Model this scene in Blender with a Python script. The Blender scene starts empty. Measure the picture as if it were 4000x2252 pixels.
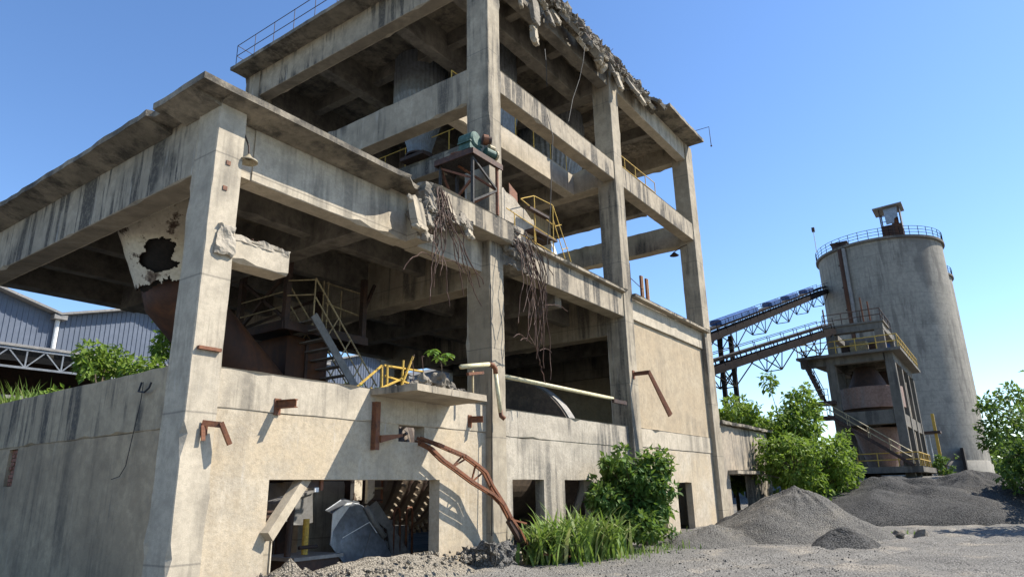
import bpy, bmesh, math, random
import numpy as np
from mathutils import Vector, Matrix, noise

# ---------------------------------------------------------------- scale and view
S = 1.4                                    # one drawing unit = 1.4 m (building bays of 6 units)
SC = bpy.context.scene
COL = SC.collection
random.seed(7)
rad = math.radians

# camera
CAMP = Vector((-4.334, -7.771, 1.55))
hd, pt, rl = rad(54.96), rad(16.67), rad(-1.21)
fw = Vector((math.sin(hd)*math.cos(pt), math.cos(hd)*math.cos(pt), math.sin(pt)))
rt = Vector((math.cos(hd), -math.sin(hd), 0)); up = rt.cross(fw)
r2 = rt*math.cos(rl) + up*math.sin(rl); u2 = -rt*math.sin(rl) + up*math.cos(rl)
cd = bpy.data.cameras.new('camera'); cam = bpy.data.objects.new('camera', cd); COL.objects.link(cam)
M = Matrix((r2, u2, -fw)).transposed().to_4x4(); M.translation = CAMP*S
cam.matrix_world = M
cd.sensor_width = 36; cd.sensor_fit = 'HORIZONTAL'; cd.lens = 36*2645/4000
cd.clip_start = 0.05; cd.clip_end = 5000
SC.camera = cam

# sky and sun
SUN_FROM = Vector((0.470, -0.497, 0.729)).normalized()
w = bpy.data.worlds.new('World'); SC.world = w; w.use_nodes = True
nt = w.node_tree; nt.nodes.clear()
sky = nt.nodes.new('ShaderNodeTexSky'); sky.sky_type = 'NISHITA'; sky.sun_disc = False
sky.sun_elevation = math.asin(SUN_FROM.z)
sky.sun_rotation = math.atan2(SUN_FROM.x, SUN_FROM.y)
sky.altitude = 50; sky.air_density = 1.0; sky.dust_density = 0.15; sky.ozone_density = 3.0
bg = nt.nodes.new('ShaderNodeBackground'); bg.inputs[1].default_value = 0.125
hsv = nt.nodes.new('ShaderNodeHueSaturation'); hsv.inputs['Saturation'].default_value = 1.12; hsv.inputs['Hue'].default_value = .504
wo = nt.nodes.new('ShaderNodeOutputWorld')
nt.links.new(sky.outputs[0], hsv.inputs['Color']); nt.links.new(hsv.outputs[0], bg.inputs[0]); nt.links.new(bg.outputs[0], wo.inputs[0])
sl = bpy.data.lights.new('sun', 'SUN'); sl.energy = 5.0; sl.angle = rad(0.53); sl.color = (1.0, 0.935, 0.83)
so = bpy.data.objects.new('sun', sl); COL.objects.link(so)
so.rotation_euler = SUN_FROM.to_track_quat('Z', 'Y').to_euler(); so.location = (0, -20, 60)
SC.view_settings.view_transform = 'Standard'; SC.view_settings.look = 'None'
SC.view_settings.exposure = 0.92; SC.view_settings.gamma = 1.0; SC.view_settings.use_curve_mapping = False
SC.cycles.max_bounces = 6; SC.cycles.diffuse_bounces = 4; SC.cycles.glossy_bounces = 2
SC.cycles.transparent_max_bounces = 4; SC.cycles.use_denoising = True
SC.cycles.use_adaptive_sampling = True

# ---------------------------------------------------------------- geometry helpers
_ico = {}
def ico(sub):
    if sub not in _ico:
        b = bmesh.new(); bmesh.ops.create_icosphere(b, subdivisions=sub, radius=1)
        b.verts.ensure_lookup_table()
        _ico[sub] = ([v.co.copy() for v in b.verts], [[v.index for v in f.verts] for f in b.faces]); b.free()
    return _ico[sub]

class G:
    """collects shapes in drawing units"""
    def __init__(self): self.v = []; self.f = []
    def add(self, vs, fs):
        o = len(self.v); self.v += [tuple(p) for p in vs]; self.f += [[i+o for i in f] for f in fs]; return self
    def box(self, x0, y0, z0, x1, y1, z1):
        return self.add([(x0,y0,z0),(x1,y0,z0),(x1,y1,z0),(x0,y1,z0),(x0,y0,z1),(x1,y0,z1),(x1,y1,z1),(x0,y1,z1)],
            [(0,3,2,1),(4,5,6,7),(0,1,5,4),(1,2,6,5),(2,3,7,6),(3,0,4,7)])
    def bar(self, p, q, w, h=None, upv=(0,0,1)):
        h = h or w; p = Vector(p); q = Vector(q); d = (q-p).normalized(); u = Vector(upv)
        if abs(d.dot(u)) > .97: u = Vector((0,1,0))
        s = d.cross(u).normalized()*w/2; t = s.cross(d).normalized()*h/2
        return self.add([p-s-t,p+s-t,p+s+t,p-s+t,q-s-t,q+s-t,q+s+t,q-s+t],
            [(0,1,2,3),(7,6,5,4),(0,4,5,1),(1,5,6,2),(2,6,7,3),(3,7,4,0)])
    def tube(self, pts, r, n=6, caps=True):
        pts = [Vector(p) for p in pts]; rs = r if isinstance(r,(list,tuple)) else [r]*len(pts)
        d0 = (pts[1]-pts[0]).normalized(); u = Vector((0,0,1)) if abs(d0.z) < .9 else Vector((1,0,0))
        u = (u-d0*u.dot(d0)).normalized(); vs = []
        for i,p in enumerate(pts):
            d = (pts[min(i+1,len(pts)-1)]-pts[max(i-1,0)]).normalized()
            u = (u-d*u.dot(d)).normalized(); b = d.cross(u)
            for k in range(n):
                a = 2*math.pi*k/n; vs.append(p+(u*math.cos(a)+b*math.sin(a))*rs[i])
        fs = []
        for i in range(len(pts)-1):
            for k in range(n): fs.append((i*n+k, i*n+(k+1)%n, (i+1)*n+(k+1)%n, (i+1)*n+k))
        if caps: fs.append(tuple(range(n-1,-1,-1))); fs.append(tuple((len(pts)-1)*n+k for k in range(n)))
        return self.add(vs, fs)
    def lathe(self, c, prof, n=32, caps=False, a0=0, a1=2*math.pi):
        full = abs(a1-a0-2*math.pi) < 1e-6; m = n if full else n+1; vs = []
        for r,z in prof:
            for k in range(m):
                a = a0+(a1-a0)*k/n; vs.append((c[0]+r*math.cos(a), c[1]+r*math.sin(a), c[2]+z))
        fs = []
        for i in range(len(prof)-1):
            for k in range(n): fs.append((i*m+k, i*m+(k+1)%m, (i+1)*m+(k+1)%m, (i+1)*m+k))
        if caps: fs.append(tuple(range(m-1,-1,-1))); fs.append(tuple((len(prof)-1)*m+k for k in range(m)))
        return self.add(vs, fs)
    def beam(self, x0,y0,z0,x1,y1,z1, wear=.012, chip=.06, step=.22):
        """a cast concrete member with worn, chipped arrises; runs along its longest side"""
        a = Vector((x0,y0,z0)); b = Vector((x1,y1,z1)); e = b-a; L = max(range(3), key=lambda i: e[i])
        s, t = [(1,2),(2,0),(0,1)][L]; n = max(2, int(e[L]/step)); vs = []; fs = []
        sg = [(0,0),(1,0),(1,1),(0,1)]; ch = [wear]*4
        for i in range(n+1):
            for c,(i0,i1) in enumerate(sg):
                ch[c] = wear*random.uniform(.5,1.4) if random.random() > chip else random.uniform(.02,.07)
            for c,(i0,i1) in enumerate(sg):
                prev = [(0,1),(1,0),(0,-1),(-1,0)][c]; nxt = [(1,0),(0,1),(-1,0),(0,-1)][c]
                for d in (prev, nxt):
                    p = [0,0,0]; p[L] = a[L]+e[L]*i/n + (random.uniform(-.3,.3)*step if 0<i<n else 0)
                    k = ch[c]
                    p[s] = a[s]+e[s]*i0 + d[0]*k; p[t] = a[t]+e[t]*i1 + d[1]*k
                    vs.append(p)
        for i in range(n):
            q = (vs[i*8][L]+0)
            for k in range(8): fs.append((i*8+k, i*8+(k+1)%8, (i+1)*8+(k+1)%8, (i+1)*8+k))
        # keep each ring planar
        for i in range(n+1):
            m = vs[i*8][L]
            for k in range(8): vs[i*8+k][L] = m
        fs.append(tuple(range(7,-1,-1))); fs.append(tuple(n*8+k for k in range(8)))
        return self.add(vs, fs)
    def wall(self, ax, c0, c1, a0, a1, z0, z1, holes=(), jag=.012, step=.35, jtop=True):
        """upright wall along ax ('x' or 'y') between faces c0 and c1, holes = (a0,z0,a1,z1)"""
        A = {a0,a1}; Z = {z0,z1}
        for h in holes: A |= {h[0],h[2]}; Z |= {max(h[1],z0),min(h[3],z1)}
        A = sorted(A); Z = sorted(Z); A2 = []
        for i in range(len(A)-1):
            n = max(1,int((A[i+1]-A[i])/step)); A2 += [A[i]+(A[i+1]-A[i])*k/n for k in range(n)]
        A2.append(A[-1]); idx = {}; vs = []; fs = []
        def vert(i,j,s):
            k = (i,j,s)
            if k not in idx:
                a, z, c = A2[i], Z[j], (c0,c1)[s]
                if j == len(Z)-1 and jtop: z += noise.noise((a*3.1, c0*5, 7.7))*jag*2
                elif 0 < j and Z[j] not in (z0,): z += noise.noise((a*5.3, c0, Z[j]*9))*jag
                idx[k] = len(vs); vs.append((a,c,z) if ax=='x' else (c,a,z))
            return idx[k]
        nA, nZ = len(A2)-1, len(Z)-1
        def solid(i,j):
            if i<0 or j<0 or i>=nA or j>=nZ: return False
            a=(A2[i]+A2[i+1])/2; z=(Z[j]+Z[j+1])/2
            return not any(h[0]<a<h[2] and h[1]<z<h[3] for h in holes)
        for i in range(nA):
            for j in range(nZ):
                if not solid(i,j): continue
                fs.append((vert(i,j,0),vert(i+1,j,0),vert(i+1,j+1,0),vert(i,j+1,0)))
                fs.append((vert(i,j+1,1),vert(i+1,j+1,1),vert(i+1,j,1),vert(i,j,1)))
                if not solid(i-1,j): fs.append((vert(i,j,1),vert(i,j,0),vert(i,j+1,0),vert(i,j+1,1)))
                if not solid(i+1,j): fs.append((vert(i+1,j,0),vert(i+1,j,1),vert(i+1,j+1,1),vert(i+1,j+1,0)))
                if not solid(i,j-1): fs.append((vert(i,j,1),vert(i+1,j,1),vert(i+1,j,0),vert(i,j,0)))
                if not solid(i,j+1): fs.append((vert(i,j+1,0),vert(i+1,j+1,0),vert(i+1,j+1,1),vert(i,j+1,1)))
        return self.add(vs, fs)
    def slab(self, outline, z0, z1, jag=.02, step=.18):
        """flat plate; outline = [(x,y[,roughness])], the roughness belongs to the edge that starts there"""
        pts = []; n = len(outline)
        for i in range(n):
            p = outline[i]; q = outline[(i+1)%n]; j = p[2] if len(p) > 2 else jag
            d = math.hypot(q[0]-p[0], q[1]-p[1]); m = max(1, int(d/(step if j > .03 else step*2)))
            nx, ny = -(q[1]-p[1])/max(d,1e-6), (q[0]-p[0])/max(d,1e-6)
            for k in range(m):
                t = k/m; o = random.uniform(0,1)**1.5*j if k else 0
                pts.append((p[0]+(q[0]-p[0])*t+nx*o, p[1]+(q[1]-p[1])*t+ny*o, j))
        n = len(pts); vs = [(x,y,z0+(random.uniform(0,.5)*j if j>.03 else 0)) for x,y,j in pts]
        vs += [(x-random.uniform(-.3,.3)*j,y+random.uniform(-.3,.3)*j,z1) for x,y,j in pts]
        fs = [tuple(range(n-1,-1,-1)), tuple(range(n,2*n))]
        for i in range(n): fs.append((i,(i+1)%n,n+(i+1)%n,n+i))
        return self.add(vs, fs)
    def prism(self, poly, vec):
        n = len(poly); v = Vector(vec); vs = [Vector(p) for p in poly]; vs += [p+v for p in vs]
        fs = [tuple(range(n-1,-1,-1)), tuple(range(n,2*n))]
        for i in range(n): fs.append((i,(i+1)%n,n+(i+1)%n,n+i))
        return self.add(vs, fs)
    def rough(self, x0,y0,z0,x1,y1,z1, amp=.04, res=.06, seed=0):
        """torn concrete: a block whose whole skin is displaced"""
        a = (x0,y0,z0); b = (x1,y1,z1); n = [max(1,round((b[i]-a[i])/res)) for i in range(3)]; idx = {}; vs = []; fs = []
        def vt(c):
            if c not in idx:
                p = Vector([a[i]+(b[i]-a[i])*c[i]/n[i] for i in range(3)]); o = Vector((seed*3.7,seed*1.9,seed))
                p = p + noise.noise_vector(p*5+o)*amp + noise.noise_vector(p*15+o)*amp*.6
                idx[c] = len(vs); vs.append(p)
            return idx[c]
        for ax in range(3):
            u, v = (ax+1)%3, (ax+2)%3
            for side in (0, n[ax]):
                for i in range(n[u]):
                    for j in range(n[v]):
                        q = []
                        for du,dv in ((0,0),(1,0),(1,1),(0,1)):
                            c = [0,0,0]; c[ax] = side; c[u] = i+du; c[v] = j+dv; q.append(vt(tuple(c)))
                        fs.append(q if side else q[::-1])
        return self.add(vs, fs)
    def rock(self, c, size, seed=0, sub=2, amp=.5, rot=None):
        V, F = ico(sub); vs = []
        m = Matrix.Rotation(seed*1.7, 3, Vector((math.sin(seed), math.cos(seed*2.1), .6)).normalized()) if rot is None else rot
        for p in V:
            k = 1 + amp*noise.noise(p*1.6+Vector((seed*3.1,seed*1.3,0))) + amp*.45*noise.noise(p*4.5+Vector((0,seed*2.2,seed)))
            q = m @ Vector((p.x*k*size[0], p.y*k*size[1], p.z*k*size[2])); vs.append(q+Vector(c))
        return self.add(vs, F)

OFF = Vector((0,0,0))                      # shift of the group being built
def mesh(name, g, mat, origin, smooth=False):
    me = bpy.data.meshes.new(name); o = Vector(origin)-OFF
    me.from_pydata([((x-o.x)*S,(y-o.y)*S,(z-o.z)*S) for x,y,z in g.v], [], g.f)
    me.materials.append(mat)
    if smooth: me.shade_smooth()
    me.update(); return me

def thing(name, label, cat, loc, group=None):
    o = bpy.data.objects.new(name, None); COL.objects.link(o); o.empty_display_size = .3
    loc = tuple(Vector(loc)+OFF); o.location = Vector(loc)*S; o['label'] = label; o['category'] = cat
    if group: o['group'] = group
    o['_u'] = list(loc); return o
def org(o):
    p = Vector((0,0,0))
    while o is not None: p += Vector(o['_u']) if '_u' in o else Vector((0,0,0)); o = o.parent
    return p
def part(name, g, mat, parent, smooth=False, label=None, kind=None):
    o = bpy.data.objects.new(name, mesh(name, g, mat, org(parent), smooth)); COL.objects.link(o); o.parent = parent
    if label: o['label'] = label
    if kind: o['kind'] = kind
    return o
def solo(name, g, mat, label, cat, group=None, smooth=False, kind=None):
    a = np.array(g.v); c = (a[:,0].mean(), a[:,1].mean(), a[:,2].min())
    o = bpy.data.objects.new(name, mesh(name, g, mat, c, smooth)); COL.objects.link(o); o.location = Vector(c)*S
    if label: o['label'] = label
    if cat: o['category'] = cat
    if group: o['group'] = group
    if kind: o['kind'] = kind
    return o
def setting(name, g, mat, smooth=False): return solo(name, g, mat, None, None, None, smooth, 'structure')
def lerp(p, q, t): return tuple(a+(b-a)*t for a,b in zip(p,q))

# ---------------------------------------------------------------- materials
class N:
    def __init__(self, name):
        self.m = bpy.data.materials.new(name); self.m.use_nodes = True; self.t = self.m.node_tree; self.t.nodes.clear()
        self.out = self.t.nodes.new('ShaderNodeOutputMaterial'); self.b = self.t.nodes.new('ShaderNodeBsdfPrincipled')
        self.t.links.new(self.b.outputs[0], self.out.inputs[0])
        self.pos = self.t.nodes.new('ShaderNodeNewGeometry').outputs['Position']
    def n(self, ty, **kw):
        x = self.t.nodes.new('ShaderNode'+ty)
        for k,v in kw.items(): setattr(x,k,v)
        return x
    def l(self, a, b): self.t.links.new(a,b)
    def val(self, sock, v):
        if hasattr(v,'is_output') or hasattr(v,'links') and not isinstance(v,(int,float,tuple)): self.l(v,sock)
        else: sock.default_value = v
    def noise(self, scale, detail=4, rough=.55, vec=None, dist=0):
        x = self.n('TexNoise'); x.inputs['Scale'].default_value = scale; x.inputs['Detail'].default_value = detail
        x.inputs['Roughness'].default_value = rough; x.inputs['Distortion'].default_value = dist
        self.l(vec or self.pos, x.inputs['Vector']); return x.outputs['Fac']
    def vor(self, scale, feature='F1', vec=None):
        x = self.n('TexVoronoi', feature=feature); x.inputs['Scale'].default_value = scale
        self.l(vec or self.pos, x.inputs['Vector']); return x.outputs['Distance']
    def ramp(self, f, a, b, va=0., vb=1.):
        x = self.n('MapRange'); x.interpolation_type = 'SMOOTHSTEP'
        for i,v in zip((1,2,3,4),(a,b,va,vb)): x.inputs[i].default_value = v
        self.l(f, x.inputs[0]); return x.outputs[0]
    def math(self, op, a, b=0.):
        x = self.n('Math', operation=op); self.val(x.inputs[0],a); self.val(x.inputs[1],b); return x.outputs[0]
    def mix(self, f, a, b, mode='MIX'):
        x = self.n('Mix', data_type='RGBA', blend_type=mode); self.val(x.inputs[0], f)
        for s,v in ((x.inputs[6],a),(x.inputs[7],b)):
            if isinstance(v,tuple): s.default_value = (*v,1)
            else: self.l(v,s)
        return x.outputs[2]
    def streakvec(self, kz=.07):
        s = self.n('SeparateXYZ'); self.l(self.pos, s.inputs[0])
        c = self.n('CombineXYZ'); self.l(self.math('ADD', s.outputs[0], self.math('MULTIPLY', s.outputs[1], .93)), c.inputs[0])
        self.l(self.math('MULTIPLY', s.outputs[2], kz), c.inputs[2])
        self.l(self.math('MULTIPLY', s.outputs[1], .05), c.inputs[1]); return c.outputs[0]
    def bump(self, h, strength=.3, dist=.02):
        x = self.n('Bump'); x.inputs['Strength'].default_value = strength; x.inputs['Distance'].default_value = dist
        self.l(h, x.inputs['Height']); self.l(x.outputs[0], self.b.inputs['Normal'])
    def fin(self, col, rough=.85, metal=0., spec=.3):
        self.val(self.b.inputs['Base Color'], col if not isinstance(col,tuple) else (*col,1))
        self.val(self.b.inputs['Roughness'], rough); self.val(self.b.inputs['Metallic'], metal)
        self.b.inputs['Specular IOR Level'].default_value = spec
        return self.m

def concrete(name, base, alt, streak=.4, dark=(.045,.043,.04), soot=.0, pits=.25, bump=.35, pale=.0, seam=0., seamw=.012, mlo=.47, mhi=.58):
    n = N(name)
    blotch = n.ramp(n.noise(.55,6,.62), .35,.68)
    col = n.mix(blotch, base, alt)
    med = n.noise(2.7,6,.65); col = n.mix(n.ramp(med,.40,.66,.0,.55), col, tuple(c*.66 for c in alt))
    fine = n.noise(10,5,.65); col = n.mix(n.ramp(fine,.42,.68,.0,.50), col, tuple(c*.66 for c in base))
    sv = n.streakvec()
    st = n.ramp(n.noise(2.3,5,.62,sv), .455,.60)
    st = n.math('MULTIPLY', st, n.ramp(n.noise(.28,3,.5), mlo,mhi))
    st2 = n.ramp(n.noise(8.5,4,.6,sv), .50,.66,0,.6)
    st2 = n.math('MULTIPLY', st2, n.ramp(n.noise(.7,2,.5), .40,.60))
    sn = n.n('SeparateXYZ'); n.l(n.t.nodes['Geometry'].outputs['Normal'], sn.inputs[0])
    upr = n.ramp(n.math('ABSOLUTE', sn.outputs[2]), .35,.8, 1,.12)
    m = n.math('MINIMUM', n.math('MULTIPLY', n.math('MULTIPLY', n.math('ADD', st, st2), streak), upr), .88)
    m = n.math('MULTIPLY', m, n.ramp(n.noise(14,4,.6), .25,.6,.6,1))
    col = n.mix(m, col, dark)
    if pale: col = n.mix(n.ramp(n.noise(5.5,4,.6,n.streakvec(.12)), .60,.8,0,pale), col, (.62,.60,.55))
    if soot:
        col = n.mix(n.ramp(n.noise(1.6,7,.7), .42,.66,0,soot), col, (.03,.028,.026))
    gr = n.noise(60,3,.6); col = n.mix(n.ramp(gr,.25,.75,.0,.28), col, (.16,.145,.125))
    pit = n.ramp(n.vor(7.5), .035,.075,1,0); pit = n.math('MULTIPLY', pit, n.ramp(n.noise(3,2), .48,.56))
    col = n.mix(n.math('MULTIPLY', pit, pits), col, (.05,.045,.04))
    if seam:
        s = n.n('SeparateXYZ'); n.l(n.pos, s.inputs[0])
        zz = n.math('FRACT', n.math('ADD', n.math('MULTIPLY', s.outputs[2], seam), n.math('MULTIPLY', n.noise(.8,2), .02)))
        ln = n.ramp(n.math('ABSOLUTE', n.math('SUBTRACT', zz, .5)), .0,seamw,.5,0); col = n.mix(ln, col, (.09,.085,.075))
    h = n.math('ADD', n.math('MULTIPLY', fine, .6), n.math('ADD', n.math('MULTIPLY', gr, .25), n.math('MULTIPLY', pit, -.5)))
    n.bump(h, bump, .03)
    return n.fin(col, .9, 0, .2)

CONC   = concrete('concrete', (.45,.385,.285), (.33,.28,.205), .8, mlo=.44, mhi=.57, pale=.35, seam=.42)
CONCW  = concrete('concrete_weathered', (.45,.38,.28), (.31,.262,.195), 1.6, mlo=.42, mhi=.54, pale=.35)
CONCL  = concrete('concrete_pale', (.56,.485,.37), (.46,.40,.305), .45, pale=.3, seam=.42)
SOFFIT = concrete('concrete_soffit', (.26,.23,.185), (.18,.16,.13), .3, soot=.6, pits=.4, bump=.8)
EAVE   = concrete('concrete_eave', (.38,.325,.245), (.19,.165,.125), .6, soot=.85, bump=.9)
LEFTW  = concrete('concrete_leftwall', (.52,.40,.255), (.40,.305,.195), .40, soot=.2, pale=.2, bump=.6)
BEAML  = concrete('concrete_runoff', (.46,.395,.295), (.33,.285,.215), 1.9, mlo=.36, mhi=.50, dark=(.035,.033,.03), pale=.5)
LEFTB  = concrete('concrete_leftband', (.50,.40,.265), (.40,.32,.215), 1.2, mlo=.45, mhi=.54, pale=.2, bump=.6)
PLASTB = concrete('plaster_brown', (.44,.345,.225), (.47,.385,.265), .35, dark=(.15,.12,.085), pits=.5, bump=.55, pale=.25)
PLAST  = concrete('plaster_tan', (.50,.405,.275), (.55,.48,.37), .3, dark=(.15,.12,.085), pits=.5, bump=.55, pale=.4)
PLASTG = concrete('plaster_grey', (.50,.44,.35), (.38,.335,.265), .95, dark=(.09,.085,.075), pits=.5, bump=.8, pale=.3)
SILOC  = concrete('silo_concrete', (.32,.298,.252), (.265,.25,.213), .8, dark=(.12,.112,.10), pits=.1, bump=.2, pale=.3, seam=.8, seamw=.03, mlo=.36, mhi=.58)
TOWC   = concrete('tower_concrete', (.19,.172,.145), (.13,.118,.10), .9, pits=.1, bump=.3)
RUBBLE = concrete('broken_concrete', (.34,.295,.23), (.18,.16,.13), .1, soot=.6, pits=.8, bump=1.4)
ANNEXC = concrete('annex_render', (.46,.38,.28), (.30,.265,.215), 1.25, dark=(.05,.048,.045), bump=.8)

def metal(name, c0, c1, c2, s=3.0, lo=.42, hi=.62, rough=.7, met=.0, streak=False, bump=.3, spec=.35):
    n = N(name); v = n.streakvec(.15) if streak else None
    f = n.ramp(n.noise(s,6,.65,v), lo,hi); g = n.ramp(n.noise(s*5,4,.6), .35,.7)
    col = n.mix(f, c0, c1); col = n.mix(n.math('MULTIPLY', g, .5), col, c2)
    n.bump(n.noise(s*9,4), bump, .01)
    return n.fin(col, rough, met, spec)
RUST   = metal('rusty_steel', (.16,.058,.028), (.085,.036,.022), (.26,.11,.045))
RUSTD  = metal('dark_rusty_steel', (.045,.028,.022), (.075,.04,.028), (.02,.017,.016))
RUSTB  = metal('brown_rusted_plate', (.05,.021,.011), (.105,.04,.015), (.026,.014,.009), s=1.1, streak=True)
REBAR  = metal('rebar_steel', (.065,.034,.024), (.11,.055,.034), (.03,.02,.016), s=8)
BURNT  = metal('burnt_steel', (.016,.015,.014), (.045,.035,.03), (.10,.09,.08), s=4, lo=.5, hi=.8)
YELLOW = metal('yellow_paint', (.56,.37,.06), (.50,.33,.07), (.14,.065,.03), s=4, lo=.5, hi=.75, rough=.55)
YELPIP = metal('pale_yellow_paint', (.60,.56,.36), (.52,.48,.30), (.28,.2,.11), s=3, lo=.5, hi=.75, rough=.5)
OLDYEL = metal('faded_paint', (.42,.35,.20), (.28,.22,.13), (.10,.06,.035), s=4, rough=.6)
GALV   = metal('sheet_metal', (.21,.23,.26), (.29,.31,.335), (.12,.12,.125), s=1.6, rough=.42, met=.55, bump=.12)
GALVD  = metal('dusty_sheet_metal', (.20,.195,.185), (.26,.25,.235), (.10,.095,.09), s=2, rough=.6, met=.2, bump=.15)
HOPPER = metal('grey_corrugated_iron', (.17,.185,.20), (.235,.25,.265), (.09,.085,.08), s=1.5, rough=.5, met=.3, streak=True)
BLUE   = metal('blue_grey_cladding', (.10,.118,.155), (.118,.138,.178), (.088,.104,.135), s=.5, rough=.4, bump=.05)
BLUEB  = metal('blue_cover_sheet', (.03,.075,.20), (.045,.10,.26), (.025,.055,.14), s=1.2, rough=.4, bump=.05)
WHITE  = metal('white_paint', (.72,.72,.70), (.62,.62,.60), (.45,.43,.40), s=2, rough=.5, bump=.1)
GREENP = metal('pale_green_paint', (.30,.42,.20), (.25,.36,.18), (.14,.15,.09), s=2, rough=.6)
TEAL   = metal('green_motor_paint', (.045,.10,.078), (.09,.165,.13), (.025,.025,.022), s=6, lo=.45, hi=.62, rough=.6)
TORN   = metal('torn_cream_shell', (.58,.52,.41), (.06,.036,.026), (.36,.30,.22), s=2.3, lo=.54, hi=.61, rough=.8)
DARKIN = metal('shade_and_belt_black', (.012,.011,.010), (.02,.018,.016), (.03,.022,.018), s=2, rough=.95)  # near-black standing in for shade in dark interiors; also colours the belt
WIRE   = metal('black_cable', (.014,.014,.015), (.02,.02,.02), (.03,.03,.03), rough=.6)
CONVEY = metal('conveyor_steel', (.012,.012,.013), (.02,.018,.018), (.035,.022,.017), s=2, rough=.95, spec=.04)
MILLS  = metal('mill_shell_steel', (.15,.115,.085), (.09,.07,.055), (.055,.045,.04), s=1.8, rough=.7, bump=.4)
BOLTM  = metal('dusty_bolt', (.36,.30,.22), (.28,.23,.17), (.16,.12,.09), s=6)
DRUM   = metal('rust_stained_drum', (.26,.17,.135), (.20,.165,.145), (.12,.06,.04), s=1.2, streak=True)
BRICK  = metal('red_brick', (.23,.095,.06), (.30,.14,.09), (.16,.09,.07), s=5, rough=.9)
BARK   = metal('bark', (.10,.075,.05), (.15,.115,.08), (.06,.045,.03), s=4, rough=.9)
LAMPM  = metal('lamp_enamel', (.42,.38,.27), (.30,.25,.17), (.16,.10,.05), s=9, rough=.5)

def leafmat(name, a, b, c, trans=.35):
    n = N(name); g = n.n('NewGeometry'); r = g.outputs['Random Per Island']
    col = n.mix(n.ramp(r,0,.6), a, b); col = n.mix(n.ramp(r,.75,1), col, c)
    col = n.mix(n.ramp(n.noise(.9,3),.35,.65,0,.35), col, tuple(x*.55 for x in a))
    col = n.mix(n.ramp(n.noise(3.5,3),.50,.68,0,.45), col, (.20,.19,.07))
    n.fin(col, .6, 0, .25)
    tr = n.n('BsdfTranslucent'); n.l(n.mix(.5, col, (.20,.30,.03)), tr.inputs[0])
    mx = n.n('MixShader'); mx.inputs[0].default_value = trans
    n.l(n.b.outputs[0], mx.inputs[1]); n.l(tr.outputs[0], mx.inputs[2]); n.l(mx.outputs[0], n.out.inputs[0])
    return n.m
LEAF1 = leafmat('leaves_broad', (.06,.13,.03), (.09,.175,.037), (.14,.23,.055))
LEAF2 = leafmat('leaves_light', (.12,.205,.03), (.18,.275,.042), (.26,.35,.07), .4)
LEAF3 = leafmat('leaves_dark', (.03,.075,.025), (.05,.105,.03), (.085,.15,.04))
GRASSM = leafmat('grass_blades', (.13,.215,.045), (.20,.30,.075), (.42,.40,.20), .35)
YLEAF = leafmat('sapling_leaves', (.10,.22,.035), (.14,.27,.05), (.20,.33,.07), .4)

def gravelmat(name, a, b, sandy, sand=0., bump=1., sc=1.):
    n = N(name); big = n.noise(.35,5,.6); col = n.mix(n.ramp(big,.35,.65), a, b)
    if sand: col = n.mix(n.ramp(n.noise(.5,5,.65), .50,.66,0,sand), col, sandy)
    vv = n.n('TexVoronoi'); vv.inputs['Scale'].default_value = 26*sc; n.l(n.pos, vv.inputs['Vector'])
    bw = n.n('RGBToBW'); n.l(vv.outputs['Color'], bw.inputs[0])
    col = n.mix(n.ramp(bw.outputs[0],.2,.85,0,.65), col, tuple(x*1.9 for x in a))
    d = vv.outputs['Distance']; col = n.mix(n.ramp(d,.35,.7,0,.7), col, tuple(x*.28 for x in a))
    lump = n.noise(2.2,6,.65)
    h = n.math('ADD', n.math('MULTIPLY', d, -.5), n.math('MULTIPLY', lump, 1.6)); n.bump(h, bump, .06)
    return n.fin(col, .95, 0, .15)
GROUND = gravelmat('gravel_ground', (.15,.143,.13), (.205,.194,.174), (.36,.315,.25), .85, .9)
GRAVEL = gravelmat('grey_gravel', (.105,.10,.091), (.155,.147,.132), (.27,.24,.19), .5, 1.)
SLAG   = gravelmat('dark_slag', (.052,.051,.049), (.08,.078,.074), (.2,.18,.15), .25, 1., .7)
DIRT   = gravelmat('pale_rubble_dirt', (.17,.15,.12), (.23,.205,.165), (.33,.29,.23), .5, 1.)
HILLG  = gravelmat('grassy_ground', (.05,.075,.025), (.08,.10,.04), (.12,.11,.06), .5, .8)
# ================================================================ THE SETTING: ground
def sst(a, b, x):
    t = max(0., min(1., (x-a)/(b-a))); return t*t*(3-2*t)
def gh(x, y):
    h = .30 + .05*noise.noise((x*.35, y*.35, 2)) + .035*noise.noise((x*1.1, y*1.1, 5)) + .02*noise.noise((x*2.6, y*2.6, 9)) + .03*noise.noise((x*.5+y*.9, (y*.5-x*.9)*3, 14))
    if -12 < y < 4:
        h += .14*sst(-2.2,-.3,y)*sst(11,19,x)*(1-sst(0.5,1.5,y))
        h += .10*sst(-1.6,-.2,y)*sst(0,1,x)*(1-sst(5.5,6.5,x))
    for o in (-.62,.62):
        e = y-(-3.6-.16*x+.5*math.sin(x*.22)+o); h -= .045*math.exp(-(e/.16)**2)*sst(2,5,x)*(1-sst(20,24,x)); h += .028*math.exp(-((abs(e)-.3)/.12)**2)*sst(2,5,x)*(1-sst(20,24,x))
    h += 1.6*sst(30,38,x)*sst(-16,-6,y)                       # the yard rises towards the silos
    h += 2.9*sst(9.6,12,y)*(1-sst(16,28,x))                      # bank behind the hall
    if .4 < x < 18.4 and .3 < y < 9.3: h = min(h, .33)
    return h
def axis(dense0, dense1, st, far):
    a = list(np.arange(dense0, dense1, st)); s = st; v = dense1
    while v < far: a.append(v); s *= 1.28; v += s
    a.append(far); s = st; v = dense0; b = []
    while v > -far: v -= s; s *= 1.28; b.append(max(v,-far))
    return sorted(set(b+a))
gx, gy = axis(-3, 23, .15, 900), axis(-9.5, 0, .13, 900)
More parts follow.
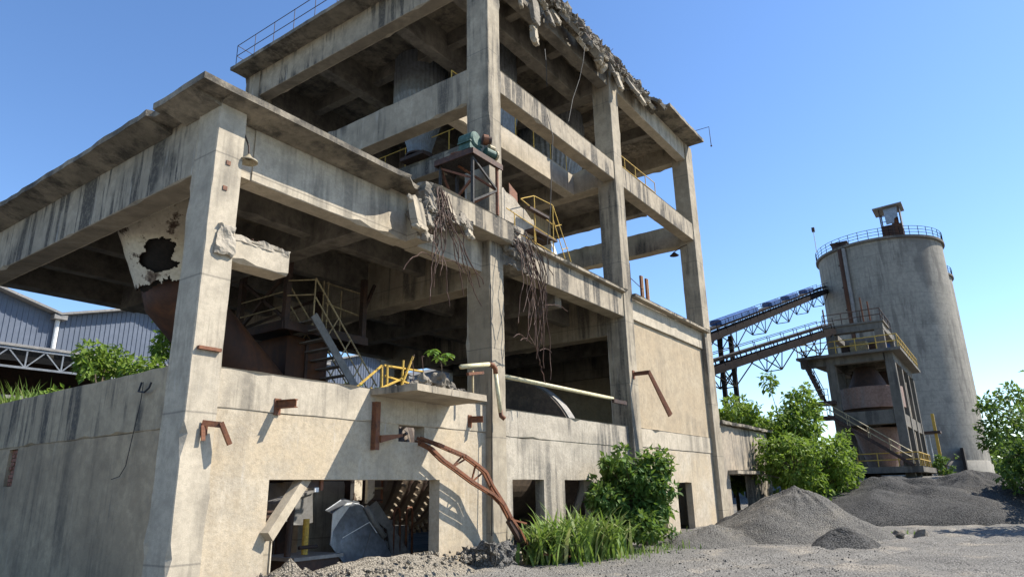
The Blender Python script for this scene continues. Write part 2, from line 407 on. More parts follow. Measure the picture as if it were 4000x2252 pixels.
g = G(); nx, ny = len(gx), len(gy)
g.v = [(x,y,gh(x,y)) for y in gy for x in gx]
g.f = [(j*nx+i, j*nx+i+1, (j+1)*nx+i+1, (j+1)*nx+i) for j in range(ny-1) for i in range(nx-1)]
setting('ground', g, GROUND, True)

# ================================================================ THE DERELICT MILL BUILDING
MB = thing('mill_building', 'derelict concrete mill building with open upper frame and crumbling roof edges', 'building', (6,4,.3))
def P(name, mat, *boxes, **kw):
    g = G()
    for b in boxes: g.beam(*b)
    return part(name, g, mat, MB, **kw)
# columns
P('column', CONCL, (0,0,0,.39,.475,6.698))
P('column', CONC, (6,0,.1,6.435,.585,14.05))
P('column', CONC, (12.09,0,.1,12.587,.575,14.05))
P('column', CONC, (18.32,0,.1,18.95,.575,14.05))
for x0,x1 in ((6,6.5),(12.09,12.6),(18.32,18.9)): P('column', CONC, (x0,8.72,.1,x1,9.4,14.05))
P('column', CONC, (.02,8.75,.1,.4,9.2,6.6))
# hall beams
P('beam', BEAML, (.02,.475,5.75,.39,8.75,6.698), label='left eaves beam streaked black by water')
P('beam', CONCL, (.70,.21,5.82,3.82,.53,6.698)); P('beam', CONCL, (.39,.23,5.83,.70,.53,6.698))
P('beam', CONCL, (4.10,.21,5.82,6.0,.53,6.698)); P('beam', CONCL, (3.82,-.04,5.84,4.10,.53,6.698))
P('beam', CONCW, (7.3,.03,6.05,12.09,.4,6.698)); P('beam', RUBBLE, (6.435,.05,6.06,7.3,.4,6.66))
P('beam', CONCL, (12.587,.10,6.125,18.32,.42,6.698))
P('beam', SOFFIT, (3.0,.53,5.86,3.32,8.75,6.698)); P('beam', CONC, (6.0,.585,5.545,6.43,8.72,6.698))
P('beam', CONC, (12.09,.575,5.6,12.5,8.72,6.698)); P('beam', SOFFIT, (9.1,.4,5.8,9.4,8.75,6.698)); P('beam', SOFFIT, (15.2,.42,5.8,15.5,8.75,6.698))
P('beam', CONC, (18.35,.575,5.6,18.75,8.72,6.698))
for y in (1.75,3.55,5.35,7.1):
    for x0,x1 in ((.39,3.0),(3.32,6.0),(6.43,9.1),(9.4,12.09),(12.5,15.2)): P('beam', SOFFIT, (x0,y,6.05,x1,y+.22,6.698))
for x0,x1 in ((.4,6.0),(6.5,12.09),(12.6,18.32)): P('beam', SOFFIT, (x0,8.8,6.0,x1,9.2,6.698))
# roof slab of the hall: the eaves are broken off from mid-bay on
HS = [(-.42,-.29,.012),(3.35,-.29,.10),(3.80,-.10,.10),(4.15,.16,.03),(18.9,.06,.02),(18.95,9.35,.02),(-.40,9.35,.028),(-.40,1.20,.03),(-.31,1.15,.03),(-.30,1.0,.03),(-.42,.97,.015)]
g = G(); g.slab(HS, 6.70, 6.795, step=.12)
g.prism([(-.40,.0,6.6985),(.015,.0,6.6985),(.015,.0,6.60)], (0,.86,0))
g.prism([(-.38,1.24,6.6985),(.015,1.24,6.6985),(.015,1.24,6.60)], (0,7.4,0))
g.prism([(.0,-.27,6.6985),(.0,.2,6.6985),(.0,.2,6.62)], (3.3,0,0))
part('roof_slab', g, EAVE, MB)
P('kerb', CONCW, (4.02,-.25,6.46,6.50,.19,6.90))
part('broken_edge', G().rough(3.84,-.23,6.44,4.05,.16,6.86,.07,.05,3), RUBBLE, MB); part('broken_edge', G().rough(6.46,-.22,6.44,6.74,.12,6.88,.08,.05,4), RUBBLE, MB)
part('broken_edge', G().rough(4.0,-.24,6.875,6.5,.17,6.915,.03,.06,5), RUBBLE, MB)
P('ledge', CONCW, (7.35,-.10,6.71,12.09,.055,6.79)); P('ledge', CONCW, (12.60,-.12,6.71,18.6,.055,6.80))
# broken stub of a beam on the corner column
BS = P('beam_stub', CONCL, (.39,.16,4.575,1.385,.5,4.90))
part('broken_edge', G().rough(.385,.15,4.86,1.39,.50,4.945,.035,.04,1), PLASTG, BS)
part('broken_edge', G().rough(.14,-.045,4.53,.385,.03,4.96,.04,.035,2), PLASTG, MB)
for i in range(9):
    x = .5+.095*i; part('rebar', G().tube([(x,.16,4.93),(x+.03*random.random(),.2,4.975),(x+.02,.44,4.96)], .006, 5), REBAR, BS)
# ---- walls (lower storey); upper bands stand a little proud
W0, W1 = .15, .38
P('wall_band', CONCL, (.39,W0-.012,2.625,6.0,W1,3.14))
g = G(); g.wall('x', W0, W1, .39, 6.0, .1, 2.622, [(1.335,-1,4.70,1.765),(3.69,2.36,4.30,2.7)]); part('wall', g, PLAST, MB)
g = G(); g.wall('x', W0, .37, 6.435, 12.09, .1, 2.58, [(6.84,.42,7.97,1.775),(8.80,.42,10.02,1.77),(10.75,.42,11.8,1.77)]); part('wall', g, PLASTG, MB)
P('wall_band', PLASTG, (6.435,W0-.012,2.583,12.09,.37,3.12))
g = G(); g.wall('x', W0+.02, .37, 12.587, 18.32, .1, 2.62, [(13.2,.36,14.25,1.72),(15.12,.36,16.27,1.71)]); part('wall', g, PLAST, MB)
P('wall_band', CONCL, (12.587,W0,2.623,18.32,.37,3.13))
g = G(); g.wall('x', W0+.02, .37, 12.587, 18.32, 3.133, 6.122); part('wall', g, PLASTB, MB)
g = G(); g.wall('y', .03, .28, .475, 8.75, .0, 2.36, [(4.72,1.78,5.04,2.34)], jag=.01); LW = part('wall', g, LEFTW, MB)
P('wall_band', LEFTB, (.02,.475,2.363,.28,8.75,3.115))
g = G(); g.wall('x', 9.0, 9.2, .4, 18.32, .1, 3.0, [(2.3,1.0,3.2,2.6),(6.6,.9,8.2,2.5)]); part('wall', g, LEFTW, MB)
g = G(); g.wall('y', 18.55, 18.8, .575, 8.72, .1, 5.6); part('wall', g, PLAST, MB)
g = G(); g.wall('x', 9.0, 9.2, 15.5, 18.32, 3.0, 6.0); part('wall', g, PLAST, MB)
part('floor_slab', G().box(.3,.4,.2,18.3,9.0,.385), SOFFIT, MB)
# exposed brickwork in the left wall
rows = 9
for r in range(rows):
    z = 1.79+r*.061
    for c in range(3):
        y0 = 4.70+c*.125-(.06 if r%2 else 0); d = random.uniform(-.012,.012)
        part('brick', G().box(.075+d,y0,z,.16+d,y0+.115,z+.05), BRICK, LW)
part('mortar', G().box(.10,4.60,1.75,.2,5.12,2.36), RUBBLE, LW)
# canopy over the doorway
g = G(); g.slab([(3.03,.135,.01),(3.12,-.78,.02),(4.92,-.71,.03),(4.95,.135,.01)], 3.03, 3.135); part('canopy', g, CONCW, MB)
# ---- the tower frame above
P('beam', CONCW, (6.435,.03,10.15,12.09,.38,10.73)); P('beam', CONCW, (12.587,.03,10.12,18.32,.38,10.77))
P('beam', CONC, (6.03,.585,9.85,6.4,8.72,10.72)); P('beam', CONC, (18.36,.575,10.05,18.74,8.72,10.88))
P('beam', CONC, (12.09,.575,10.05,12.48,8.72,10.72))
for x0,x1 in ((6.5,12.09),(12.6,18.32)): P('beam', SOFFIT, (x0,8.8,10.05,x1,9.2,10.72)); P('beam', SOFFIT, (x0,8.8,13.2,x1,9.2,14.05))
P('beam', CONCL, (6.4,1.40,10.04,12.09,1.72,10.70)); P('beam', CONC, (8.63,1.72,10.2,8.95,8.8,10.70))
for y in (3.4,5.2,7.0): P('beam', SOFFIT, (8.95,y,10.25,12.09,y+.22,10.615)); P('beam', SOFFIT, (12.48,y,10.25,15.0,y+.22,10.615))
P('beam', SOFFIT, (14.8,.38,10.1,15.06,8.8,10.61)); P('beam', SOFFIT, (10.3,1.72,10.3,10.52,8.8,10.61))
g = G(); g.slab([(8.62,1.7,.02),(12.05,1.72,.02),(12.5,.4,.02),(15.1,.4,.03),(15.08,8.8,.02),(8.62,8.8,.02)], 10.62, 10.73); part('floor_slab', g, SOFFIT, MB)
# roof frame
P('beam', CONCW, (6.03,.585,13.2,6.38,8.72,14.05)); P('beam', SOFFIT, (6.435,.05,13.28,12.09,.36,14.05))
P('beam', CONCL, (12.587,.05,13.36,18.32,.36,14.05)); P('beam', CONC, (18.36,.575,13.4,18.72,8.72,14.05))
P('beam', SOFFIT, (12.09,.575,13.2,12.48,8.72,14.05)); P('beam', SOFFIT, (6.38,1.0,13.18,12.09,1.34,14.05))
for y in (3.0,6.05):
    P('beam', SOFFIT, (6.38,y,13.2,12.09,y+.34,14.05)); P('beam', SOFFIT, (12.48,y,13.35,18.36,y+.3,14.05))
for x in (8.1,10.15):
    for y0,y1 in ((.36,1.0),(1.34,3.0),(3.34,6.05),(6.39,8.8)): P('beam', SOFFIT, (x,y0,13.62,x+.24,y1,14.05))
for x in (14.2,16.2):
    for y0,y1 in ((.36,3.0),(3.3,6.05),(6.35,8.8)): P('beam', SOFFIT, (x,y0,13.65,x+.24,y1,14.05))
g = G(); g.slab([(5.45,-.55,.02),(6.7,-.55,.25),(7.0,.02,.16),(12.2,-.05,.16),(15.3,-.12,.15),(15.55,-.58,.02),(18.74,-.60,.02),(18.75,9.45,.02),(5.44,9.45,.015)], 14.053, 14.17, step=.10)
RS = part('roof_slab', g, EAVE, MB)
# walls left standing on the hall roof below the tower
g = G()
ys, ye = .8, 1.02; top = [(6.46,8.75),(7.55,8.46),(8.0,8.34),(8.63,8.13),(8.92,8.0),(8.95,7.4),(9.0,6.81)]
pl = [(6.46,ys,6.80)]
for (x0,z0),(x1,z1) in zip(top,top[1:]):
    for k in range(5):
        t=k/5; pl.append((x0+(x1-x0)*t+random.uniform(-.03,.03), ys, z0+(z1-z0)*t+random.uniform(-.035,.035)))
pl.append((9.0,ys,6.80)); g.prism(pl, (0,ye-ys,0)); part('broken_wall', g, PLASTG, MB)
g = G(); g.box(11.9,3.0,6.71,13.3,4.6,10.2); part('wall', g, CONC, MB)
# hanging fragments under the broken tower roof
def plate(c, w, l, t, rx, ry, rz, seed):
    rnd = random.Random(seed); n = 9; pts = []
    for k in range(n):
        a = 2*math.pi*k/n; r = rnd.uniform(.72,1.08); pts.append((math.copysign(abs(math.cos(a))**.6,math.cos(a))*w*r, math.copysign(abs(math.sin(a))**.6,math.sin(a))*l*r))
    m = Matrix.Rotation(rz,3,'Z') @ Matrix.Rotation(ry,3,'Y') @ Matrix.Rotation(rx,3,'X')
    g = G(); vs = [m@Vector((x,y,-t/2+rnd.uniform(-.2,.2)*t))+Vector(c) for x,y in pts]+[m@Vector((x*rnd.uniform(.85,1),y*rnd.uniform(.85,1),t/2))+Vector(c) for x,y in pts]
    fs = [tuple(range(n-1,-1,-1)), tuple(range(n,2*n))]+[(i,(i+1)%n,n+(i+1)%n,n+i) for i in range(n)]
    g.add(vs, fs)
    for k in range(5):
        p = m@Vector((pts[(k*2)%n][0]*.9, pts[(k*2)%n][1]*.9, 0))+Vector(c); g.rock(p, (t*.7,t*.6,t*.5), seed+k, 2, .6)
    return g
FR = [ # centre, half width, half length, thickness, rotx, roty, rotz
 ((7.70,-.22,12.95),.24,.52,.10,1.45,.15,.1),((7.66,-.2,12.25),.14,.30,.12,1.5,.1,.2),((7.20,-.12,13.0),.10,.30,.08,1.4,.3,.3),
 ((8.50,-.16,13.30),.13,.30,.10,1.3,.1,.1),((8.85,-.1,13.62),.12,.34,.12,1.2,-.2,0),((8.15,-.12,13.66),.18,.34,.12,1.1,.2,.1),
 ((9.45,-.26,13.66),.52,.26,.09,1.0,.10,-.05),((9.95,-.24,13.44),.30,.2,.10,1.1,.2,0),((9.2,-.12,13.95),.30,.22,.12,.8,.1,.2),
 ((10.6,-.20,13.72),.45,.36,.22,1.1,.12,0),((11.15,-.14,13.58),.32,.32,.24,1.2,.2,.2),((11.4,-.1,13.95),.35,.28,.12,.7,.1,.1),
 ((11.95,-.18,13.72),.16,.42,.10,1.25,.1,.1),((12.35,-.2,13.50),.16,.40,.10,1.35,-.1,0),((12.62,-.12,13.85),.18,.30,.10,1.2,.1,.2),
 ((13.2,-.24,13.74),.36,.40,.10,1.15,.10,0),((13.8,-.24,13.64),.34,.36,.10,1.2,.12,0),((14.5,-.22,13.82),.36,.28,.10,1.0,.1,0),((15.1,-.3,14.0),.42,.26,.11,.5,.06,0)]
for i,(c,a,b,t,rx,ry,rz) in enumerate(FR): part('roof_fragment', plate(c,a,b,t,rx,ry,rz,100+i), CONC if i%3 else RUBBLE, RS)
g = G(); rnd = random.Random(5)
for i in range(150):
    x = rnd.uniform(6.7,15.4); g.rock((x, rnd.uniform(-.22,.25), 14.05+rnd.uniform(-.08,.13)), (rnd.uniform(.03,.09),rnd.uniform(.03,.09),rnd.uniform(.02,.06)), i, 2, .6)
part('broken_edge', g, RUBBLE, MB, kind='stuff')
for k in range(9): part('broken_edge', G().rough(6.8+.95*k,-.22,13.88,7.74+.95*k,.2,14.24,.13,.06,20+k), RUBBLE, MB)
for i in range(46):
    x = rnd.uniform(6.9,15.2); a = rnd.uniform(-.25,.25)
    part('rebar', G().tube([(x,.1,14.1),(x+a*.4,-.14,14.12+rnd.uniform(-.05,.1)),(x+a,-.3-rnd.uniform(0,.12),14.0+rnd.uniform(-.35,.18))], .009, 4), REBAR, RS)
# collapsed eaves above the doorway: torn plates, lumps and rebar
OFF = Vector((-.2,-.18,-.13))
for i,(c,a,b,t,rx,ry,rz) in enumerate([((3.70,-.16,6.24),.25,.40,.12,1.38,.05,.30),((3.95,-.12,5.92),.12,.1,.11,.9,.1,0),((4.12,-.08,6.58),.09,.18,.10,1.2,0,0),((4.68,-.06,6.62),.10,.14,.10,1.1,.2,0),((5.02,-.05,6.64),.11,.20,.09,1.3,.1,0),((5.2,-.06,6.40),.10,.17,.10,1.2,.2,.1),((4.02,-.1,6.30),.09,.22,.09,1.3,.1,.2)]):
    part('roof_fragment', plate(c,a,b,t,rx,ry,rz,300+i), CONC if i in (0,3,5) else RUBBLE, MB)
part('broken_edge', G().rough(3.98,-.10,6.18,4.55,.3,6.62,.09,.05,6), RUBBLE, MB)
part('broken_edge', G().rough(4.55,-.10,6.45,5.3,.2,6.62,.06,.05,7), RUBBLE, MB)
KE = part('broken_edge', G().rough(4.2,-.08,6.62,4.5,.2,6.95,.07,.05,9), RUBBLE, MB)
def strand(p0, p1, sag, r=.010, seed=0, n=18, wob=.058):
    pts = []
    for k in range(n):
        t = k/(n-1); p = Vector(lerp(p0,p1,t)); e = math.sin(math.pi*t)
        o = Vector((noise.noise((t*3.2,seed*7.1,0)), noise.noise((t*3.2,seed*7.1,9))*.6, noise.noise((t*4,seed*3.3,4))*.35)) + .35*Vector((noise.noise((t*9,seed*5.1,2)),noise.noise((t*9,seed*5.1,5)),0))
        pts.append(p+Vector(sag)*e+o*wob*2.2*min(1,t*3))
    return G().tube(pts, r, 5)
ends = [(4.14,-.14,5.05),(4.30,-.12,5.6),(4.20,-.12,5.75),(4.38,-.13,5.3),(4.95,-.16,5.5),(5.15,-.16,5.30),(5.42,-.18,5.32),(5.48,-.14,5.42),(4.86,-.12,5.75),(4.45,-.1,5.95),(4.05,-.16,4.72),(4.12,-.16,5.5),(4.6,-.14,4.8),(4.25,-.14,5.3),(5.0,-.14,5.1),(5.5,-.15,5.0)]
for i,bot in enumerate(ends):
    top = (4.20+.022*i+rnd.uniform(-.03,.03), -.08-rnd.random()*.08, 6.98-rnd.random()*.12)
    part('rebar', strand(top, bot, (rnd.uniform(-.1,.06)-.10*(i>3),-.05,.0), .0098, i), REBAR, KE)
part('rebar', strand((4.28,-.12,5.55),(3.35,-.2,5.15),(.0,0,.22),.009,91,12,.04), REBAR, KE)
part('rebar', strand((4.3,-.12,5.55),(5.0,-.14,5.62),(0,0,.06),.009,92,10,.03), REBAR, KE)
# bundle beside the second column
OFF = Vector((-.12,-.16,-.10))
KE = part('broken_edge', G().rough(6.6,-.03,6.1,7.25,.25,6.75,.10,.05,8), RUBBLE, MB)
ends = [(7.4,-.3,5.84),(6.8,-.22,4.52),(7.2,-.2,4.59),(6.55,-.2,4.85),(7.86,-.22,6.15),(7.3,-.24,5.0),(7.15,-.22,4.2),(6.95,-.2,4.75),(7.42,-.22,5.2),(7.0,-.2,5.4),(7.55,-.22,5.0),(7.66,-.2,3.85),(7.35,-.24,4.05),(6.7,-.2,5.1),(7.5,-.25,5.6),(7.05,-.2,4.45),(7.4,-.2,4.75),(7.25,-.2,4.35),(6.9,-.22,5.0),(7.6,-.2,5.35),(7.1,-.2,4.9),(7.35,-.2,4.55)]
for i,e in enumerate(ends):
    top = (6.55+.032*i+rnd.uniform(-.05,.05), -.06-rnd.random()*.12, 6.95-rnd.random()*.35)
    part('rebar', strand(top, e, (.14*rnd.random()+.06*(i%3),-.10,.14), .0098, 200+i), REBAR, KE)
for p,q_ in (((7.3,-.2,4.4),(7.75,-.2,4.42)),((6.8,-.2,4.55),(6.35,-.22,4.52)),((7.0,-.2,4.5),(6.6,-.2,4.5)),((7.5,-.22,5.4),(8.5,-.22,5.48)),((6.9,-.2,4.7),(7.3,-.2,4.1)),((7.3,-.2,4.1),(7.45,-.2,3.75))):
    part('rebar', strand(p,q_,(0,0,.08),.009,int(q_[0]*90),10,.03), REBAR, KE)
OFF = Vector((0,0,0))
# loose wires and cables on the building
for pts in ([(7.95,-.3,12.0),(7.98,-.3,11.7),(8.15,-.2,11.4),(8.3,-.1,11.2)], [(10.0,-.35,13.35),(9.95,-.3,12.8),(9.85,-.2,12.2),(9.6,-.1,11.5),(9.4,-.05,10.75)],
            [(8.4,-.02,10.5),(8.5,-.1,9.9),(8.45,-.05,9.0),(8.4,.0,7.9),(8.35,.1,7.0)], [(5.98,-.02,5.5),(5.97,-.03,4.6),(5.97,-.03,3.2),(5.9,-.04,.8)]):
    part('cable', G().tube(pts, .010, 5), WIRE, MB)
part('cable', G().tube([(-.02,1.02,2.98),(-.03,1.0,2.75),(-.02,1.18,1.95),(-.02,1.3,1.83),(-.02,1.5,1.8)], .005, 5), WIRE, MB)
part('cable', G().tube([(-.02,1.06,2.98),(-.05,1.05,2.86),(-.04,.92,2.84),(-.05,.80,2.88),(-.04,.78,2.95)], .013, 5), WIRE, MB)
part('cable', G().tube([(.36,-.05,.42),(.48,-.16,.46),(.62,-.14,.43),(.7,-.08,.36)], .012, 5), WIRE, MB)

# ================================================================ FITTINGS FIXED TO THE BUILDING
def bracket(loc, dx, dy, label, sz=.05, flip=0):
    x,y,z = loc; t = thing('steel_bracket', label, 'bracket', loc, 'rusty brackets on the mill building')
    part('plate', G().box(x-.05,y-.015,z-.11,x+.05,y,z+.11), RUST, t)
    g = G().bar((x,y-.01,z+.03),(x+dx,y+dy,z+.03),.012,.10); g.bar((x,y-.01,z+.08),(x+dx,y+dy,z+.08),.07,.012); g.bar((x,y-.01,z-.02),(x+dx,y+dy,z-.02),.07,.012)
    part('arm', g, RUST, t); return t
bracket((1.36,W0-.012,2.71), .08,-.30, 'rusty steel bracket jutting from the wall above the left end of the doorway')
bracket((5.50,W0-.012,2.80), .12,-.22, 'rusty steel bracket on the wall below the right end of the canopy')
t = thing('steel_bracket', 'rusty perforated folded bracket low on the corner column', 'bracket', (.28,0,2.35), 'rusty brackets on the mill building')
part('plate', G().box(.22,-.02,2.27,.30,0,2.41), RUST, t); g = G().bar((.22,-.02,2.41),(.40,-.12,2.39),.012,.07); g.bar((.40,-.12,2.42),(.52,-.16,2.16),.07,.05); g.bar((.23,-.03,2.38),(.24,-.05,2.2),.05,.012); part('arm', g, RUST, t)
solo('steel_plate', G().box(.06,-.05,3.285,.36,-.003,3.325), RUST, 'flat rusty steel strip across the corner column at wall top height', 'steel strip')
for z,x in ((5.83,.20),(5.46,.19)): solo('anchor_plate', G().box(x-.03,-.012,z-.03,x+.03,-.002,z+.03), RUST, 'small rusty square plate %s on the corner column, below the eaves' % ('upper' if z>5.6 else 'lower'), 'anchor plate', 'plates on the corner column')
# long bracket by the canopy
t = thing('angle_bracket', 'tall rusty angle post with a short arm under the canopy', 'bracket', (3.13,W0,2.2))
g = G().box(3.08,W0-.10,2.2,3.095,W0-.015,2.93); g.box(3.08,W0-.115,2.2,3.17,W0-.10,2.93); part('post', g, RUST, t)
part('arm', G().prism([(3.17,W0-.10,2.31),(3.62,W0-.12,2.42),(3.62,W0-.12,2.46),(3.17,W0-.10,2.42)], (0,-.05,0)), RUST, t)
# bent channel on the third column
t = thing('bent_channel', 'rusty steel channel bent downwards, fixed to the third column', 'channel', (12.33,0,4.4))
part('plate', G().box(12.27,-.02,4.38,12.40,0,4.60), RUST, t)
g = G()
for o in (-.05,0,.05): g.bar((12.33,-.02,4.50+o*.5),(12.45,-.40,4.52+o*.6),.05,.05); g.bar((12.45,-.40,4.54+o*.6),(12.95+o*1.3,-.70,3.40+o*.6),.055,.055)
part('arm', g, RUST, t)
# pipes on the second column
t = thing('elbow_pipe', 'pale yellow pipe with rusty elbow running down the second column', 'pipe', (6.1,-.1,2.9))
part('pipe', G().tube([(4.93,-.12,3.70),(5.78,-.12,3.86)], .042, 10), YELPIP, t, True); part('elbow', G().tube([(5.76,-.12,3.855),(5.88,-.12,3.86),(5.95,-.13,3.80),(5.96,-.13,3.70)], .047, 10), RUST, t, True)
part('pipe', G().tube([(5.96,-.13,3.72),(6.08,-.14,2.98)], .042, 10), YELPIP, t, True); part('elbow', G().tube([(6.08,-.14,3.02),(6.10,-.14,2.92),(6.15,-.19,2.86)], .045, 10), RUST, t, True)
part('bracket', G().bar((5.15,-.1,3.60),(5.60,-.1,3.68),.06,.05), RUST, t); part('bracket', G().bar((5.3,-.1,3.15),(5.3,-.1,3.68),.03,.03), OLDYEL, t)
t = thing('handrail_pipe', 'long pale yellow pipe slung between the second and third columns', 'pipe', (9,.1,3.7))
part('pipe', G().tube([(6.44,.08,3.745),(11.15,.06,3.74)], .045, 10), YELPIP, t, True); part('bracket', G().bar((10.95,-.05,3.66),(11.65,-.05,3.66),.07,.09), RUSTD, t)
# lamps
t = thing('pendant_lamp', 'round enamel lamp hanging beside the top of the corner column', 'lamp', (.5,0,5.97))
part('lamp_shade', G().lathe((.50,.02,5.97), [(.015,.12),(.03,.10),(.05,.07),(.125,.02),(.13,0),(.12,0),(.04,.05)], 24), LAMPM, t, True)
part('arm', G().tube([(.40,.1,6.5),(.42,.06,6.40),(.49,.03,6.22),(.50,.02,6.09)], .012, 6), RUSTD, t)
t = thing('pendant_lamp', 'small dark lamp on a bent arm at the far tower column', 'lamp', (18.32,.4,9.7))
part('arm', G().tube([(18.3,.3,10.0),(18.25,.5,9.95),(18.2,.75,9.8)], .014, 6), RUSTD, t)
part('lamp_shade', G().lathe((18.2,.77,9.66), [(.02,.14),(.06,.10),(.17,.0),(.15,0),(.05,.07)], 14), RUSTD, t)

# ================================================================ RAILINGS
def railing(pts, h, label, mat, r=.014, post=.8, group='railings on the mill building', mid=True, dz=None, loc=None, name='railing'):
    t = thing(name, label, 'railing', loc or pts[0], group)
    for hh in ((h, h*.5) if mid else (h,)): part('rail', G().tube([(x,y,z+hh) for x,y,z in pts], r, 6), mat, t)
    for p,q_ in zip(pts, pts[1:]):
        d = (Vector(q_)-Vector(p)).length; n = max(1, round(d/post))
        for k in range(n+1 if q_ == pts[-1] else n):
            a = lerp(p,q_,k/n); part('post', G().tube([a,(a[0],a[1],a[2]+h)], r, 6), mat, t)
    return t
railing([(6.6,1.56,10.70),(12.0,1.56,10.70)], .72, 'yellow railing on the sunlit inner beam right of the tall column', YELLOW, post=.95, mid=False)
railing([(8.78,1.8,10.70),(8.78,8.6,10.70)], .74, 'yellow railing receding along the inner beam left of the tall column', YELLOW, post=.9, mid=False)
railing([(12.75,.33,10.76),(15.75,.30,10.76)], .74, 'thin yellow railing round the platform corner between third and fourth columns', YELLOW, post=.75)
railing([(5.52,9.3,14.17),(5.52,1.0,14.17)], .74, 'thin dark railing along the left edge of the tower roof', RUSTD, r=.011, post=.95)
railing([(5.52,9.3,14.17),(7.5,9.35,14.17)], .74, 'thin dark railing along the back edge of the tower roof', RUSTD, r=.011, post=.95)
t = thing('rail_stub', 'bent remnant of railing sticking out at the far right roof corner', 'railing', (18.6,-.5,14.17), 'railings on the mill building')
part('rail', G().tube([(18.5,-.2,14.5),(18.75,-.85,14.62),(18.78,-.85,13.85)], .014, 6), RUSTD, t); part('foot', G().rock((18.78,-.85,13.83), (.04,.04,.04), 3, 1, .3), RUSTD, t)
# posts on the hall roof seen against the sky between third and fourth columns
t = thing('roof_guard', 'pair of rusty channel posts with thin rails on the hall roof behind the third column', 'railing', (14.6,.6,6.8))
for x in (14.75,15.15):
    g = G().box(x-.05,.6,6.8,x+.05,.66,8.0); part('post', g, RUST, t); part('yellow_edge', G().box(x+.055,.59,6.8,x+.085,.65,8.0), YELLOW, t)
part('post', G().tube([(13.9,.6,6.8),(13.9,.6,8.2)], .02, 6), RUSTD, t); part('rail', G().tube([(13.3,.6,7.85),(14.75,.6,7.55)], .012, 6), RUSTD, t); part('rail', G().tube([(13.3,.6,7.2),(14.75,.6,6.95)], .012, 6), RUSTD, t)
# ================================================================ PLANT INSIDE AND ON THE BUILDING
# motor on its stand, on the hall roof
OFF = Vector((-.25,-.2,-.15))
t = thing('motor_stand', 'scorched steel table on braced legs standing on the hall roof edge', 'stand', (6,.6,7.09))
g = G(); g.prism([(5.31,-.10,8.12),(6.28,-.10,8.12),(6.28,-.015,8.12),(5.985,-.015,8.12),(5.985,.86,8.12),(5.31,.86,8.12)], (0,0,.05)); part('deck', g, BURNT, t)
g = G().bar((5.30,-.115,8.14),(6.29,-.115,8.14),.03,.12); part('deck_frame', g, REBAR, t); part('deck_frame', G().bar((5.30,-.10,8.14),(5.30,.87,8.14),.03,.12), REBAR, t); part('deck_frame', G().bar((5.3,.875,8.14),(5.98,.875,8.14),.03,.12), RUSTD, t)
for x,y in ((5.40,-.03),(6.17,-.06),(5.40,.8),(5.93,.8)): part('leg', G().tube([(x,y,6.8 if y>.5 else 7.06),(x,y,8.12)], .036, 6), BURNT if x<6 else RUST, t)
for p,q_ in (((5.40,-.03,8.05),(6.17,-.06,7.60)),((5.40,-.03,7.12),(6.17,-.06,7.60)),((5.40,.8,8.05),(5.93,.8,7.3)),((5.40,-.03,7.6),(5.40,.8,8.05)),((5.40,-.03,7.6),(5.40,.8,6.95)),((6.17,-.06,7.6),(5.6,.5,8.1)),((6.17,-.06,7.6),(5.5,.75,7.0))): part('brace', G().bar(p,q_,.04,.04), RUST if p[1]>.5 or p[2]==7.6 else BURNT, t)
m = thing('gear_motor', 'teal green gear motor on the scorched stand, with rusty coupling', 'motor', (5.65,.25,8.17))
part('base', G().box(5.42,.02,8.17,5.96,.5,8.22), BURNT, m)
g = G(); g.prism([(5.50,.10,8.22),(5.84,.10,8.22),(5.86,.10,8.42),(5.80,.10,8.62),(5.55,.10,8.62),(5.48,.10,8.42)], (0,.30,0)); HO = part('housing', g, TEAL, m)
part('casing', G().tube([(5.67,.06,8.60),(5.67,.09,8.60),(5.67,.42,8.60),(5.67,.44,8.60)], [.13,.175,.175,.13], 18), TEAL, m)
for z in (8.34,8.50): part('cover_band', G().box(5.47,.085,z,5.88,.42,z+.03), TEAL, HO)
FL = part('flange', G().tube([(5.84,.05,8.66),(5.93,-.01,8.66)], .11, 16), RUST, m); part('shaft_cap', G().tube([(5.93,-.01,8.66),(5.99,-.06,8.66)], .08, 14), RUSTD, FL)
part('drive', G().tube([(5.86,.0,8.38),(6.10,-.06,8.36)], .09, 14), TEAL, m); part('drive_end', G().tube([(6.10,-.06,8.36),(6.14,-.07,8.36)], .11, 14), OLDYEL, m); part('drive', G().tube([(5.95,-.03,8.50),(6.08,-.06,8.50)], .06, 12), OLDYEL, m)
g = G().box(5.33,.3,8.2,5.48,.5,8.24); g.bar((5.25,.4,8.20),(5.48,.3,8.33),.02,.02); g.bar((5.32,.2,8.20),(5.45,.5,8.30),.02,.02); part('guard', g, RUST, m)
OFF = Vector((0,0,0))
# hoppers in the tower
def cone(loc, prof, label, mat, legs=0, n=40, ribs=True):
    t = thing('hopper', label, 'hopper', (loc[0],loc[1],loc[2]), 'hoppers in the tower')
    g = G(); m = n*2 if ribs else n
    vs = []; 
    for r,z in prof:
        for k in range(m):
            a = 2*math.pi*k/m; rr = r*(1+(.012 if k%2 else -.012)) if ribs else r; vs.append((loc[0]+rr*math.cos(a), loc[1]+rr*math.sin(a), loc[2]+z))
    fs = [(i*m+k, i*m+(k+1)%m, (i+1)*m+(k+1)%m, (i+1)*m+k) for i in range(len(prof)-1) for k in range(m)]
    g.add(vs, fs); sh = part('shell', g, mat, t)
    r,z = prof[0]; part('outlet_flange', G().lathe((loc[0],loc[1],loc[2]+z-.05), [(r*.6,0),(r*1.25,0),(r*1.25,.05),(r*1.0,.05)], 28), RUSTD, sh)
    return t
h = cone((8.75,4.6,10.95), [(.34,0),(.36,.25),(.62,1.1),(.80,1.75),(.80,3.1)], 'grey cone hopper hanging under the tower roof, left of the tall column', HOPPER)
